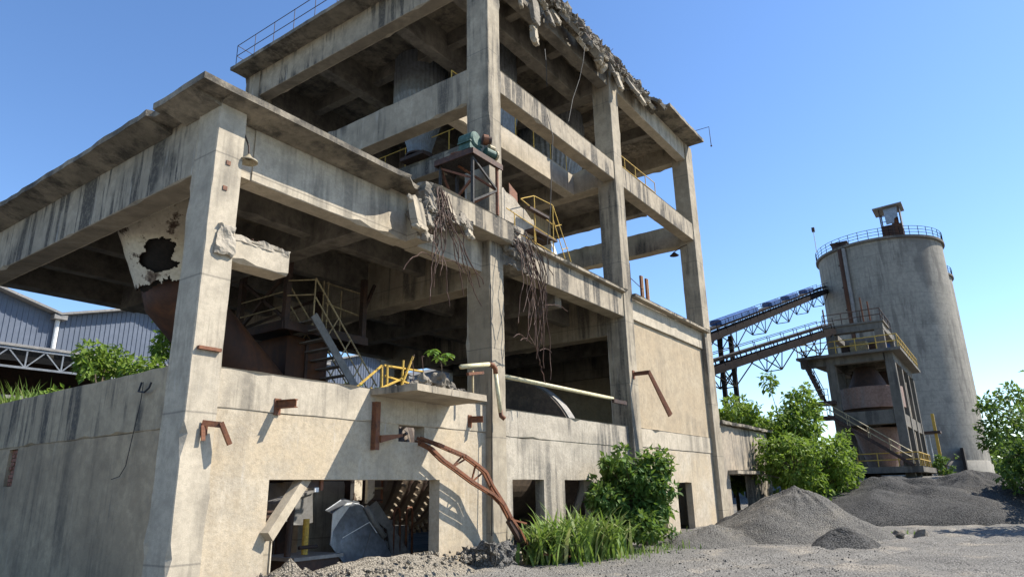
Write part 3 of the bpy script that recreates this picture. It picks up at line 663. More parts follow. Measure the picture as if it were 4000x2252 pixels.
part('outlet_box', G().prism([(8.35,4.1,10.75),(9.1,4.1,10.75),(9.1,5.0,10.75),(8.35,5.0,10.75)], (0,0,.1)), RUSTD, h)
cone((9.75,2.75,10.75), [(.55,0),(.8,1.3),(.8,3.3)], 'grey corrugated hopper directly behind the tall column, on its right', HOPPER)
cone((13.9,3.2,10.9), [(.55,0),(.75,.5),(1.15,1.7),(1.15,3.1)], 'large grey corrugated hopper between the third and fourth tower columns', HOPPER)
cone((11.2,4.4,7.6), [(.5,0),(.9,1.2),(.9,2.6)], 'dark hopper below the tower floor behind the ladder cage', RUSTD, ribs=False)
# yellow ladder frame behind the broken kerb
t = thing('access_ladder', 'yellow steel ladder with landing and handrails standing on the hall roof', 'ladder', (9,.6,6.71))
def yb(*pts, r=.012, nm='rail', m=None): part(nm, G().tube(pts, r, 6), m or YELLOW, t)
yb((8.05,.6,8.26),(8.2,.6,8.34),(8.64,.6,8.55),(9.51,.6,8.60)); yb((8.05,.6,8.26),(9.45,.6,8.05)); yb((8.64,.6,8.55),(8.66,.6,6.72), nm='post'); yb((9.51,.6,8.60),(9.45,.6,6.72), nm='post')
yb((9.51,.6,8.60),(10.2,.6,7.5),(10.62,.6,6.72)); yb((9.5,.6,8.2),(9.95,.6,7.4),(10.3,.6,6.72)); 
for k in range(3):
    a = lerp((9.6,.6,8.05),(10.2,.6,6.95),k/2.); yb(a,(a[0]+.30,.6,a[2]+.13), nm='rung')
yb((7.30,.5,7.74),(8.4,.5,7.66),(9.4,.5,7.60)); yb((7.3,.5,7.3),(9.4,.5,7.2)); yb((7.62,.5,7.71),(7.64,.5,6.72), nm='post'); yb((8.45,.5,7.66),(8.47,.5,6.72), nm='post')
part('landing', G().box(8.5,.55,7.60,9.6,1.0,7.66), RUSTD, t); part('landing', G().box(8.3,.5,8.08,9.15,.62,8.14), RUSTD, t)
part('stringer', G().bar((9.4,.62,7.6),(9.95,.62,6.72),.02,.11), WHITE, t); part('stringer', G().bar((8.66,.95,8.0),(9.4,.95,6.75),.02,.10), RUSTD, t)
for k in range(4): part('tread', G().box(8.8+.16*k,.64,7.5-.2*k,9.1+.16*k,.93,7.52-.2*k), RUSTD, t)
solo('iron_sheet', G().prism([(8.02,.9,8.36),(8.36,.9,8.26),(8.34,.9,8.6),(8.0,.9,8.75)],(0,.02,0)), RUST, 'square of rusty sheet iron sticking up behind the broken wall', 'metal sheet')

# torn duct under the hall roof: cream shell, rusty inside, running down behind the corner column
t = thing('torn_duct', 'huge torn cream and rust duct sloping down behind the corner column', 'duct', (2.4,4,3))
A = Vector((1.06,3.5,6.64)); B = Vector((1.54,3.5,4.95)); Cc = Vector((3.78,3.45,2.95)); n = 200
def ringpt(c, d, r, a):
    d = d.normalized(); u = Vector((0,1,0)); u = (u-d*u.dot(d)).normalized(); b = d.cross(u); return c+(u*math.cos(a)+b*math.sin(a))*r
d1 = (B-A); d2 = (Cc-B)
g = G(); vs=[]; fs=[]; mrows=120
for i in range(mrows+1):
    tt=i/mrows; c=A.lerp(B,tt); r=.80-.22*tt
    for k in range(n):
        a=2*math.pi*k/n; vs.append(ringpt(c,d1,r*(1+.02*noise.noise((k*.07,i*.06,1))),a))
for i in range(mrows):
    for k in range(n):
        a=2*math.pi*(k+.5)/n; tt=(i+.5)/mrows; p=(vs[i*n+k]+vs[(i+1)*n+(k+1)%n])/2
        side = (p-A.lerp(B,tt)).normalized().dot((CAMP-p).normalized())
        hole = (side>.1 and (p-Vector((.80,2.95,5.30))).length < .37+.16*noise.noise(p*5)+.07*noise.noise(p*14)) 
        edge = tt > .90+.10*noise.noise((k*.12,3,0)) + .06*noise.noise((k*.44,1,0))
        if not (hole or edge): fs.append((i*n+k,i*n+(k+1)%n,(i+1)*n+(k+1)%n,(i+1)*n+k))
g.add(vs,fs); OS = part('outer_shell', g, TORN, t, True)
ax_ = [A.lerp(B,i/mrows) for i in range(mrows+1) for k in range(n)]; g = G(); g.add([c_+(v_-c_)*.965 for v_,c_ in zip(vs,ax_)], fs); part('inner_skin', g, RUSTB, OS, True)
part('shade_core', G().tube([A.lerp(B,.02),A.lerp(B,.5),B], [.68,.60,.50], 36), DARKIN, t, True)  # added black core: paints the shade seen through the torn hole
g = G().tube([A.lerp(B,.86),B,B.lerp(Cc,.5),Cc], [.52,.55,.57,.60], 36); part('lower_duct', g, RUSTB, t, True)
part('torn_strip', G().prism([(1.30,2.90,5.0),(1.35,2.88,5.0),(1.46,2.86,4.84),(1.40,2.88,4.90)],(.0,.01,0)), WHITE, t)

# steel platform, posts and stair inside the hall
t = thing('steel_platform', 'dark steel platform on posts inside the hall, hung from the roof beams', 'platform', (4.3,3.4,3.0))
g = G().box(3.35,2.9,4.70,5.45,4.6,4.76); g.bar((3.35,2.9,4.66),(5.45,2.9,4.66),.06,.16); g.bar((3.35,2.9,4.66),(3.35,4.6,4.66),.06,.16); g.bar((5.45,2.9,4.66),(5.45,4.6,4.66),.06,.16); part('deck', g, RUSTD, t)
for x,y in ((3.45,3.0),(5.40,3.0),(3.45,4.5),(5.40,4.5)): part('post', G().bar((x,y,4.7),(x,y,6.05),.11,.11), RUSTD, t)
for p,q_ in (((3.45,4.5,4.8),(3.45,3.0,5.8)),((3.45,3.0,4.8),(3.45,4.5,5.8)),((5.4,3.0,5.3),(5.7,3.0,6.0)),((3.45,4.5,4.8),(5.4,4.5,5.9))): part('brace', G().bar(p,q_,.06,.06), RUSTD, t)
for y0,y1 in ((3.05,4.5),):
    for z in (5.05,5.35): part('rail', G().tube([(3.42,y0,z),(3.42,y1,z)], .014, 6), OLDYEL, t)
g = G().box(3.75,3.3,.385,4.75,4.3,4.58); part('pier', g, RUSTB, t); part('pier_edge', G().box(4.18,3.26,.385,4.24,3.30,4.58), RUSTD, t)
t = thing('steel_stair', 'steel stair with faded yellow handrails coming down from the platform', 'stair', (4.6,2.9,2.3))
s0, s1 = (3.75,2.6,4.86), (5.45,2.6,2.95)
for y,nm in ((2.55,'stringer'),(3.35,'stringer')): part(nm, G().bar((s0[0],y,s0[2]),(s1[0],y,s1[2]),.03,.17), GALVD if y<3 else RUSTD, t)
for k in range(12):
    p = lerp(s0,s1,(k+.5)/12); part('tread', G().box(p[0]-.07,2.57,p[2]-.01,p[0]+.10,3.33,p[2]+.012), GALVD, t)
for y in (2.55,3.35):
    q0=(s0[0],y,s0[2]); q1=(s1[0],y,s1[2])
    part('handrail', G().tube([(q0[0],y,q0[2]+.74),(q1[0],y,q1[2]+.74)], .018, 6), OLDYEL, t); part('handrail', G().tube([(q0[0]+.02,y,q0[2]+.36),(q1[0],y,q1[2]+.36)], .015, 6), OLDYEL, t)
    for k in range(6):
        p = lerp(q0,q1,k/5.); part('baluster', G().tube([p,(p[0],y,p[2]+.74) if k==0 else (p[0]+.28,y,p[2]+.45)], .015, 6), OLDYEL, t)
for z in (5.15,5.45): part('handrail', G().tube([(3.42,2.95,z+.1),(3.75,2.55,z+.12)], .014, 6), OLDYEL, t)
t = thing('landing_rail', 'faded yellow guard rail on the platform beside the stair head', 'railing', (4.7,3.35,4.76))
for a,b in (((4.70,3.4,5.9),(5.42,3.1,5.75)),((4.70,3.4,5.45),(5.42,3.1,5.25))): part('rail', G().tube([a,b], .016, 6), OLDYEL, t)
for x in (4.62,4.74,5.1): part('post', G().tube([(x,3.38,4.76),(x,3.38,5.92 if x<5 else 5.8)], .016, 6), OLDYEL, t)
# tangle of fallen yellow rails at the foot of the stair
t = thing('fallen_railing', 'tangle of collapsed yellow railing leaning behind the front wall', 'railing', (4.1,.9,3.0))
def fy(a,b,r=.022): part('rail', G().tube([a, b], r, 6), YELLOW, t)
FY = [((3.05,.75,3.05),(3.85,.75,3.68)),((3.85,.75,3.68),(3.87,.75,3.0)),((3.95,.8,3.70),(4.95,.8,3.72)),((3.97,.8,3.52),(4.98,.8,3.42)),((4.85,.8,3.66),(4.86,.8,3.05)),((4.42,.8,3.86),(4.38,.8,3.0)),
      ((3.3,.7,3.05),(4.3,.7,3.50)),((3.55,.7,3.25),(4.40,.7,3.03)),((3.95,.72,3.7),(3.96,.72,3.02)),((3.5,.72,3.03),(4.05,.72,3.30)),((3.98,.75,3.30),(4.30,.75,3.0)),((4.15,.75,3.0),(4.62,.75,3.95)),((3.6,.72,3.1),(4.5,.72,3.12)),((3.2,.72,3.25),(3.5,.72,3.0))]
for a,b in FY: fy(a,b)

# ball mill
t = thing('ball_mill', 'huge dark steel ball mill with bolted shell and girth gear inside the hall', 'ball mill', (10,2.9,.4))
MX0,MX1,MY,MZ,MR = 5.05,15.2,3.0,2.2,1.38
g = G()
def ringx(x,r,n=64): return [(x, MY+r*math.cos(2*math.pi*k/n), MZ+r*math.sin(2*math.pi*k/n)) for k in range(n)]
def cylx(xs, rs, n=64):
    g = G(); vs=[]
    for x,r in zip(xs,rs): vs += ringx(x,r,n)
    g.add(vs, [(i*n+k, i*n+(k+1)%n,(i+1)*n+(k+1)%n,(i+1)*n+k) for i in range(len(xs)-1) for k in range(n)]); return g
SH = part('shell', cylx([MX0,MX0,MX1,MX1],[MR-.02,MR,MR,.4]), MILLS, t, False)
part('end_flange', cylx([MX0-.16,MX0-.16,MX0,MX0],[.9,MR+.1,MR+.1,MR-.1]), MILLS, t, False)
part('feed_head', cylx([MX0-1.0,MX0-.9,MX0-.5,MX0-.16],[.4,.55,.7,1.1]), RUSTD, t, False)
part('trunnion', cylx([MX0-2.2,MX0-2.2,MX0-.95],[.05,.42,.42]), RUSTD, t, False)
GG = part('girth_gear', cylx([10.55,10.55,10.95,10.95,10.55],[MR-.02,2.22,2.22,MR-.02,MR-.02],96), MILLS, t, False)
part('gear_rim', cylx([10.60,10.60,10.9,10.9],[2.222,2.26,2.26,2.222],96), GALVD, GG, False)
for i in range(9):
    x = MX0+.35+.42*i
    for k in range(22):
        a = rad(150+k*5.6+ (2.8 if i%2 else 0)); 
        if len(SH.children) > 280: break
        c = (x, MY+(MR)*math.cos(a), MZ+(MR)*math.sin(a)); d = (x, MY+(MR+.085)*math.cos(a), MZ+(MR+.085)*math.sin(a))
        part('liner_bolt', G().tube([c,d], .032, 6), BOLTM, SH)
for i in range(9):
    x = MX0+.12+.42*i; g = G(); vs=[]
    for k in range(23):
        a = rad(145+k*6); 
        for xx,rr in ((x-.02,MR+.004),(x+.03,MR+.012),(x+.08,MR+.004)): vs.append((xx, MY+rr*math.cos(a), MZ+rr*math.sin(a)))
    g.add(vs,[(k*3+j,k*3+j+1,(k+1)*3+j+1,(k+1)*3+j) for k in range(22) for j in range(2)]); part('seam_strip', g, RUSTD, SH)
for x in (4.1,15.9): part('pedestal', G().box(x-.5,2.4,.385,x+.5,3.6,1.8), CONC, t)

# things seen through the doorway
OFF = Vector((.46,.5,-.03))
t = thing('sheet_metal_chute', 'large crumpled blue grey sheet metal chute leaning in the doorway', 'chute', (3.9,.95,.4))
V_ = Vector
pl = [(3.52,.98,.36),(4.62,.98,.36),(4.46,1.0,.60),(4.27,1.02,.88),(3.90,1.10,1.38),(3.78,1.12,1.44),(3.62,1.12,1.46),(3.30,1.06,1.18),(3.14,1.02,1.02),(3.09,1.0,.82)]
g = G(); g.prism(pl, (0,.012,0)); part('front_sheet', g, GALV, t)
g = G(); g.prism([(3.09,.985,.82),(3.14,1.005,1.02),(3.30,1.045,1.18),(3.62,1.10,1.46),(3.50,1.10,1.45),(3.10,.99,1.29),(3.085,.98,1.05)],(.0,-.012,0)); part('folded_lip', g, WHITE, t)
g = G(); g.prism([(3.10,1.0,1.29),(3.50,1.09,1.45),(3.64,1.12,1.475),(3.80,1.12,1.445),(3.92,1.3,1.46),(3.6,1.32,1.52),(3.16,1.25,1.33)],(0,0,.012)); part('top_sheet', g, GALV, t)
g = G(); g.tube([(3.90,1.06,1.38),(4.06,1.03,1.14),(4.30,.99,.86)], .05, 12); part('rolled_edge', g, GALVD, t, True)
g = G(); g.bar((3.35,1.0,.90),(3.98,1.035,1.12),.008,.014); g.bar((3.98,1.035,1.12),(4.14,1.01,.93),.008,.014); part('seam', g, WHITE, t)
g = G(); g.bar((3.75,.985,.40),(4.02,1.02,1.0),.008,.012); part('seam', g, GALVD, t)
OFF = Vector((0,.45,0))
t = thing('sheet_metal_hood', 'rounded pale sheet metal hood hanging behind the chute, left in the doorway', 'hood', (3.2,1.6,1.1))
pl = [(2.86,1.5,1.44),(3.50,1.5,1.60),(3.56,1.52,1.12),(3.35,1.52,1.09),(3.12,1.5,1.10),(2.98,1.5,1.18),(2.90,1.5,1.30)]
g = G(); g.prism(pl,(0,.02,0)); part('face', g, GALVD, t); g = G(); g.prism([(2.86,1.47,1.44),(3.50,1.47,1.60),(3.50,1.47,1.64),(2.86,1.47,1.48)],(0,.4,0)); part('rim', g, GALVD, t)
OFF = Vector((.35,.38,-.02))
t = thing('bent_sheet', 'dark bent steel sheet standing right of the chute in the doorway', 'metal sheet', (4.6,1.25,.4))
g = G(); g.prism([(4.05,1.25,1.30),(4.33,1.25,1.46),(4.68,1.25,1.10),(5.35,1.22,.34),(4.75,1.22,.34),(4.62,1.25,.95)],(0,.02,0)); part('sheet', g, GALVD, t)
OFF = Vector((.2,.25,0))
t = thing('control_panel', 'grey control box with gauges behind the chute', 'control box', (4.7,1.45,.5))
HB = part('housing', G().box(4.46,1.42,.62,4.94,1.6,1.10), GALVD, t)
for k in range(4): part('switch', G().box(4.52+.1*k,1.40,.88,4.57+.1*k,1.42,1.04), RUSTD, HB)
for k in range(3): part('gauge', G().tube([(4.58+.12*k,1.42,.78),(4.58+.12*k,1.39,.78)], .045, 14), RUSTD, HB)
part('stand', G().box(4.5,1.45,.385,4.9,1.58,.62), RUSTD, t)
t = thing('cabinet', 'pale grey cabinet standing at the right of the doorway, inside', 'cabinet', (5.2,1.5,.4))
part('body', G().box(5.05,1.5,.385,5.45,1.85,.98), GALVD, t); part('door', G().box(5.07,1.48,.42,5.43,1.498,.66), GALVD, t); part('door', G().box(5.07,1.48,.68,5.43,1.498,.95), GALVD, t)
for i,x in enumerate((4.93,5.26)):
    solo('pipe_hoop', G().tube([(x,1.38,.5),(x,1.38,1.22),(x+.05,1.38,1.30),(x+.12,1.38,1.30),(x+.16,1.38,1.22),(x+.16,1.38,.45)], .022, 8), RUST, 'upside-down U of rusty pipe behind the control box, %s of the two' % ('left' if i==0 else 'right'), 'pipe', 'pipe hoops in the doorway', True)
t = thing('inner_frame', 'peeling cream steel posts with crossbars hanging at the doorway top', 'frame', (4.2,1.4,1.4))
part('post', G().box(3.96,1.4,1.46,4.14,1.5,2.3), TORN, t); part('post', G().prism([(4.27,1.4,2.3),(4.44,1.4,2.3),(4.44,1.4,1.52),(4.30,1.4,1.42),(4.27,1.4,1.40)],(0,.06,0)), TORN, t)
part('post', G().box(4.64,1.42,1.4,4.67,1.45,2.3), RUST, t); part('rung', G().tube([(4.3,1.42,1.66),(4.66,1.42,1.66)], .02, 6), OLDYEL, t); part('rung', G().tube([(4.3,1.42,1.45),(4.66,1.42,1.45)], .014, 6), RUSTD, t)
OFF = Vector((0,0,0))
t = thing('fallen_beam', 'pale steel beam lying diagonally across the left of the doorway', 'beam', (1.6,.2,.5))
g = G().bar((1.32,.10,1.06),(2.02,.30,1.80),.14,.15); part('beam', g, CONC, t); g = G().box(1.9,.25,1.66,2.26,.38,1.765); part('end_plate', g, RUSTD, t); part('clip', G().box(2.24,.22,1.62,2.29,.26,1.765), RUST, t); part('clip', G().box(2.15,.23,1.60,2.22,.25,1.66), WHITE, t)
t = thing('steel_post', 'upright pale channel post at the left jamb of the doorway', 'post', (1.45,.3,.4))
part('post', G().box(1.37,.28,.2,1.52,.40,1.12), CONC, t); part('flange', G().box(1.52,.26,.2,1.535,.40,1.12), TORN, t)
t = thing('machine_base', 'dusty steel machine table left behind the chute', 'machine', (2.9,1.5,.4))
part('top', G().box(2.55,1.1,.62,3.5,2.0,.67), GALVD, t); part('body', G().box(2.6,1.15,.385,3.45,1.95,.62), RUSTD, t); part('pipe', G().tube([(3.05,1.5,.67),(3.05,1.5,1.2)], .05, 10), YELLOW, t); part('pipe', G().tube([(2.65,1.4,.67),(2.68,1.4,1.5)], .05, 10), RUSTD, t); part('valve', G().tube([(2.9,1.45,.78),(3.25,1.45,.78)], .03, 8), RUSTD, t)
t = thing('dust_curtain', 'dark folded steel panels at the back of the doorway, left of the mill', 'panel', (2.5,2.6,.4))
for k in range(7): part('panel', G().box(1.3+.34*k,2.6+.05*(k%2),.385,1.62+.34*k,2.66+.05*(k%2),1.25), RUSTD, t)
part('rail', G().tube([(1.35,2.55,1.30),(3.7,2.55,1.30)], .025, 6), RUSTD, t)

# bent lattice truss leaning from the hole in the wall to the ground
t = thing('bent_truss', 'bent rusty lattice truss leaning from a hole in the wall to the grass', 'truss', (5.5,-.3,.4))
UPC = [(4.20,.22,2.44),(4.31,-.07,2.33),(4.62,-.11,2.24),(4.93,-.16,2.15),(5.03,-.16,2.11),(5.29,-.16,2.0),(5.51,-.16,1.89),(5.69,-.17,1.65),(6.02,-.18,1.33),(6.19,-.20,1.10),(6.45,-.22,.84),(6.67,-.24,.56),(6.84,-.26,.33)]
LOC = [(4.16,.22,2.38),(4.17,-.07,2.25),(4.44,-.11,2.06),(4.64,-.16,1.95),(5.17,-.16,1.71),(5.44,-.16,1.61),(5.73,-.17,1.50),(5.98,-.18,1.34),(6.19,-.20,1.08)]
for nm,C_,o in (('top_chord',UPC,.09),('bottom_chord',LOC,.0)):
    for yy in (0,.07):
        g = G(); pts = [(x,y-yy,z) for x,y,z in C_]
        for a,b in zip(pts,pts[1:]): g.bar(a,b,.035,.05)
        part(nm, g, RUST, t)
for a,b in ((3,3),(4,3),(5,4),(6,4),(7,6)):
    for yy in (0,):
        p=UPC[a]; r_=LOC[b]; part('web_bar', G().bar((p[0],p[1]-yy,p[2]),(r_[0],r_[1]-yy,r_[2]),.025,.025), RUST, t)
for k in (2,3,5,7,9): p=UPC[k]; part('cross_bar', G().bar((p[0],p[1]+.02,p[2]),(p[0],p[1]-.09,p[2]),.03,.03), RUST, t)
part('foot_plate', G().bar((6.19,-.22,1.06),(6.86,-.28,.28),.10,.11), RUSTD, t); part('loose_bar', G().bar((6.18,-.22,1.08),(6.62,-.3,.98),.03,.03), RUST, t)
solo('fallen_channel', G().bar((6.62,-.62,.46),(7.35,-1.05,.36),.10,.04).bar((6.9,-.8,.45),(7.2,-.5,.50),.05,.03), RUST, 'rusty channel lying on the gravel at the foot of the bent truss', 'channel')
# rubble and sapling on the canopy
for i,(c,s_) in enumerate([((3.55,-.30,3.19),(.10,.09,.07)),((3.80,-.25,3.24),(.17,.13,.12)),((4.22,-.22,3.28),(.20,.16,.17)),((4.50,-.25,3.22),(.11,.10,.10)),((4.40,-.4,3.18),(.09,.08,.05)),((3.7,-.42,3.17),(.08,.07,.04)),((4.70,-.35,3.17),(.09,.06,.035))]):
    solo('concrete_lump', G().rock(c, s_, 11+i, 3, .65), RUBBLE, ['small concrete lump at the left end of the canopy rubble','jagged concrete lump under the yellow rails on the canopy','biggest concrete boulder on the canopy, below the sapling','knobbly concrete lump right of the boulder on the canopy','small stone in front of the boulder on the canopy','flat stone at the front left of the canopy','flat stone towards the right end of the canopy'][i], 'rubble', 'rubble on the canopy')
g = G()
for i in range(90): g.rock((3.25+1.6*random.random(), -.62+.7*random.random(), 3.145+.01*random.random()), (random.uniform(.015,.045),)*3, i, 1, .8)
solo('crumbled_concrete', g, RUBBLE, 'crumbs of broken concrete strewn over the canopy', 'debris', None, False, 'stuff')
for i,x in enumerate((3.62,3.85)): solo('bent_rebar', G().tube([(x,-.2,3.15),(x+.02,-.2,3.45),(x-.02,-.2,3.62+.1*i),(x+.03,-.2,3.72)], .008, 5), REBAR, 'thin rebar standing up from the canopy rubble, %s' % ('left' if i==0 else 'right'), 'rebar', 'rebars on the canopy')
t = thing('sapling', 'young sapling with two tufts of yellow green leaves growing on the canopy', 'sapling', (4.32,-.2,3.38))
part('stem', G().tube([(4.32,-.2,3.38),(4.33,-.2,3.56),(4.30,-.2,3.72)], [.012,.010,.008], 6), BARK, t)
for a,b in (((4.31,-.2,3.66),(4.12,-.2,3.86)),((4.30,-.2,3.72),(4.46,-.2,3.84)),((4.31,-.2,3.70),(4.26,-.25,3.78))): part('stem', G().tube([a,b], .006, 5), BARK, t)
def leafshape(c, d, nrm, L, w):
    d = Vector(d).normalized(); s = d.cross(Vector(nrm)).normalized(); c = Vector(c); u = Vector((0,0,1))
    return G().add([c, c+d*L*.35+s*w+u*L*.06, c+d*L*.75+s*w*.7+u*L*.0, c+d*L-u*L*.15, c+d*L*.75-s*w*.7, c+d*L*.35-s*w+u*L*.06, c+d*L*.5+u*L*.02], [(0,1,6),(1,2,6),(2,3,6),(3,4,6),(4,5,6),(5,0,6)])
rl2 = random.Random(3)
for cx,cz,n_ in ((4.10,3.86,11),(4.47,3.84,11),(4.28,3.77,6)):
    for k in range(n_):
        a = 2*math.pi*k/n_; L = rl2.uniform(.11,.18)
        part('leaf', leafshape((cx+rl2.uniform(-.03,.03),-.2+rl2.uniform(-.03,.03),cz+rl2.uniform(-.02,.03)), (math.cos(a),math.sin(a),-.45+rl2.uniform(-.25,.3)), (.2*math.cos(a),.2*math.sin(a),1), L, L*.3), YLEAF, t)
# ================================================================ ANNEX, SILOS, CONVEYORS, TOWER
t = thing('annex', 'low stained rendered annex adjoining the far end of the mill building', 'building', (21.5,2,.4))
g = G(); g.wall('x', .12, .45, 18.97, 24.9, .2, 3.62, [(19.75,-1,22.5,1.95)]); part('wall', g, ANNEXC, t)
g = G(); g.wall('y', 24.6, 24.9, .45, 5, .2, 3.62); part('wall', g, ANNEXC, t)
g = G(); g.slab([(18.97,-.10,.10),(25.0,-.10,.10),(25.0,5.2,.03),(18.97,5.2,.03)], 3.625, 3.75); part('roof_slab', g, EAVE, t)
part('lintel_slab', G().beam(19.6,-.22,1.97,22.75,.118,2.10), CONCW, t)
part('vent_hole_shade', G().lathe((0,0,0), [(.0,0),(.30,0),(.30,.02),(0,.02)], 20), DARKIN, t)  # flat black disc, the shade of a round hole put into its colour
o = t.children[-1]; me = o.data
for v in me.vertices:
    w_ = v.co/S + org(t); v.co = (Vector((19.45+w_.x, .118-w_.z, 2.55+w_.y))-org(t))*S
part('inner_wall', G().box(20.9,.9,.2,21.2,4,1.97), ANNEXC, t); part('inner_wall', G().box(19,2.5,.2,24.6,2.7,1.97), SOFFIT, t)

def silo(c, R_, ztop, z0, label, name='silo'):
    t = thing(name, label, 'silo', (c[0],c[1],z0), 'concrete cement silos')
    prof = [(R_*1.0,0)]; nz = 17; h = ztop-z0
    for k in range(1,nz+1): prof += [(R_, h*k/nz)]
    sh = part('shell', G().lathe((c[0],c[1],z0), prof, 96), SILOC, t, True)
    part('base_ring', G().lathe((c[0],c[1],z0), [(R_+.12,0),(R_+.12,h*.075),(R_,h*.078)], 96), SILOC, t, True)
    part('top_slab', G().lathe((c[0],c[1],ztop), [(R_-.1,-.04),(R_+.2,0),(R_+.2,.2),(.01,.26)], 96), TOWC, t)
    return t
SCX, SCY, SR, SZT = 62.7,-1.55,5.0,21.3
t = silo((SCX,SCY), SR, SZT, 1.6, 'near tall grey concrete silo with a hut on top')
def spt(a, r, z): return (SCX+r*math.cos(a), SCY+r*math.sin(a), z)
SS = t.children[0]
part('downpipe', G().tube([spt(rad(153),SR+.25,SZT-.1),spt(rad(153),SR+.25,2)], .22, 8), RUSTB, SS)
part('downpipe', G().tube([spt(rad(156.5),SR+.25,SZT-.1),spt(rad(156.5),SR+.25,12)], .16, 8), GALVD, SS)
for k in range(9): part('pipe_clip', G().bar(spt(rad(150.5),SR,SZT-1.5-2*k),spt(rad(150.5),SR+.4,SZT-1.5-2*k),.1,.1), RUSTD, SS)
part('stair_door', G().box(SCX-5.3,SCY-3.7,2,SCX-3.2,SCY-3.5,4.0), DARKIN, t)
def ringrail(c, R_, z, h, label, seg=40):
    t = thing('silo_railing', label, 'railing', (c[0],c[1],z), 'railings on silo tops')
    for hh in (h,h*.66,h*.33): part('rail', G().tube([(c[0]+R_*math.cos(2*math.pi*k/72),c[1]+R_*math.sin(2*math.pi*k/72),z+hh) for k in range(73)], .022, 4, False), CONVEY, t)
    for k in range(seg): a=2*math.pi*k/seg; part('post', G().tube([(c[0]+R_*math.cos(a),c[1]+R_*math.sin(a),z),(c[0]+R_*math.cos(a),c[1]+R_*math.sin(a),z+h)], .025, 4), CONVEY, t)
ringrail((SCX,SCY), SR+.12, SZT+.2, .80, 'circular dark railing round the top of the near silo')
silo((77.4,-1.5), 5.0, 21.9, 1.6, 'far silo, only its right edge showing behind the near one')
ringrail((77.4,-1.5), 5.12, 22.1, .8, 'circular dark railing round the top of the far silo')
# hut on the silo
HX, HY = 58.7,-3.35
t = thing('silo_hut', 'rusty steel hut with a blue sheet wall and flat roof on the silo top', 'hut', (HX,HY,SZT+.3))
z0 = SZT+.2
part('wall', G().box(HX,HY-.75,z0,HX+1.4,HY+.75,z0+1.25), RUSTB, t)
for y in (-.75,-.1,.75):
    part('post', G().bar((HX,HY+y,z0),(HX,HY+y,z0+2.75),.09,.09), RUSTD, t); part('post', G().bar((HX+1.4,HY+y,z0),(HX+1.4,HY+y,z0+2.75),.09,.09), RUSTD, t)
part('blue_sheet', G().prism([(HX-.06,HY-.62,z0+2.75),(HX-.06,HY+.42,z0+2.75),(HX-.06,HY+.35,z0+1.3),(HX-.06,HY-.25,z0+1.35),(HX-.06,HY-.3,z0+1.7),(HX-.06,HY-.6,z0+1.9)],(.04,0,0)), GALV, t)
part('side_sheet', G().box(HX+.1,HY-.80,z0+.9,HX+1.3,HY-.76,z0+2.7), GALVD, t)
part('tank', G().tube([(HX+.5,HY-.35,z0+1.2),(HX+.5,HY-.35,z0+2.0)], .22, 12), RUST, t)
for z in (1.6,2.1): part('rail', G().tube([(HX,HY+.1,z0+z),(HX,HY+.75,z0+z)], .03, 4), RUSTD, t)
part('roof', G().prism([(HX-.45,HY-1.05,z0+2.85),(HX-.45,HY+1.2,z0+2.75),(HX+1.8,HY+1.2,z0+2.75),(HX+1.8,HY-1.05,z0+2.85)],(0,0,.10)), GALVD, t)
solo('vent_stub', G().box(58.4,.3,SZT+.2,59.2,1.5,SZT+.62).box(58.3,.2,SZT+.62,59.3,1.6,SZT+.72), RUSTD, 'low dark hatch box on the silo roof', 'hatch')
t = thing('beacon_mast', 'thin mast with a small dark box on the left of the silo roof', 'mast', (58.6,2.8,SZT+.3))
part('mast', G().tube([(58.6,2.8,SZT+.25),(58.6,2.8,SZT+2.3)], .035, 6), WHITE, t); part('box', G().box(58.48,2.68,SZT+2.25,58.72,2.92,SZT+2.65), RUSTD, t)

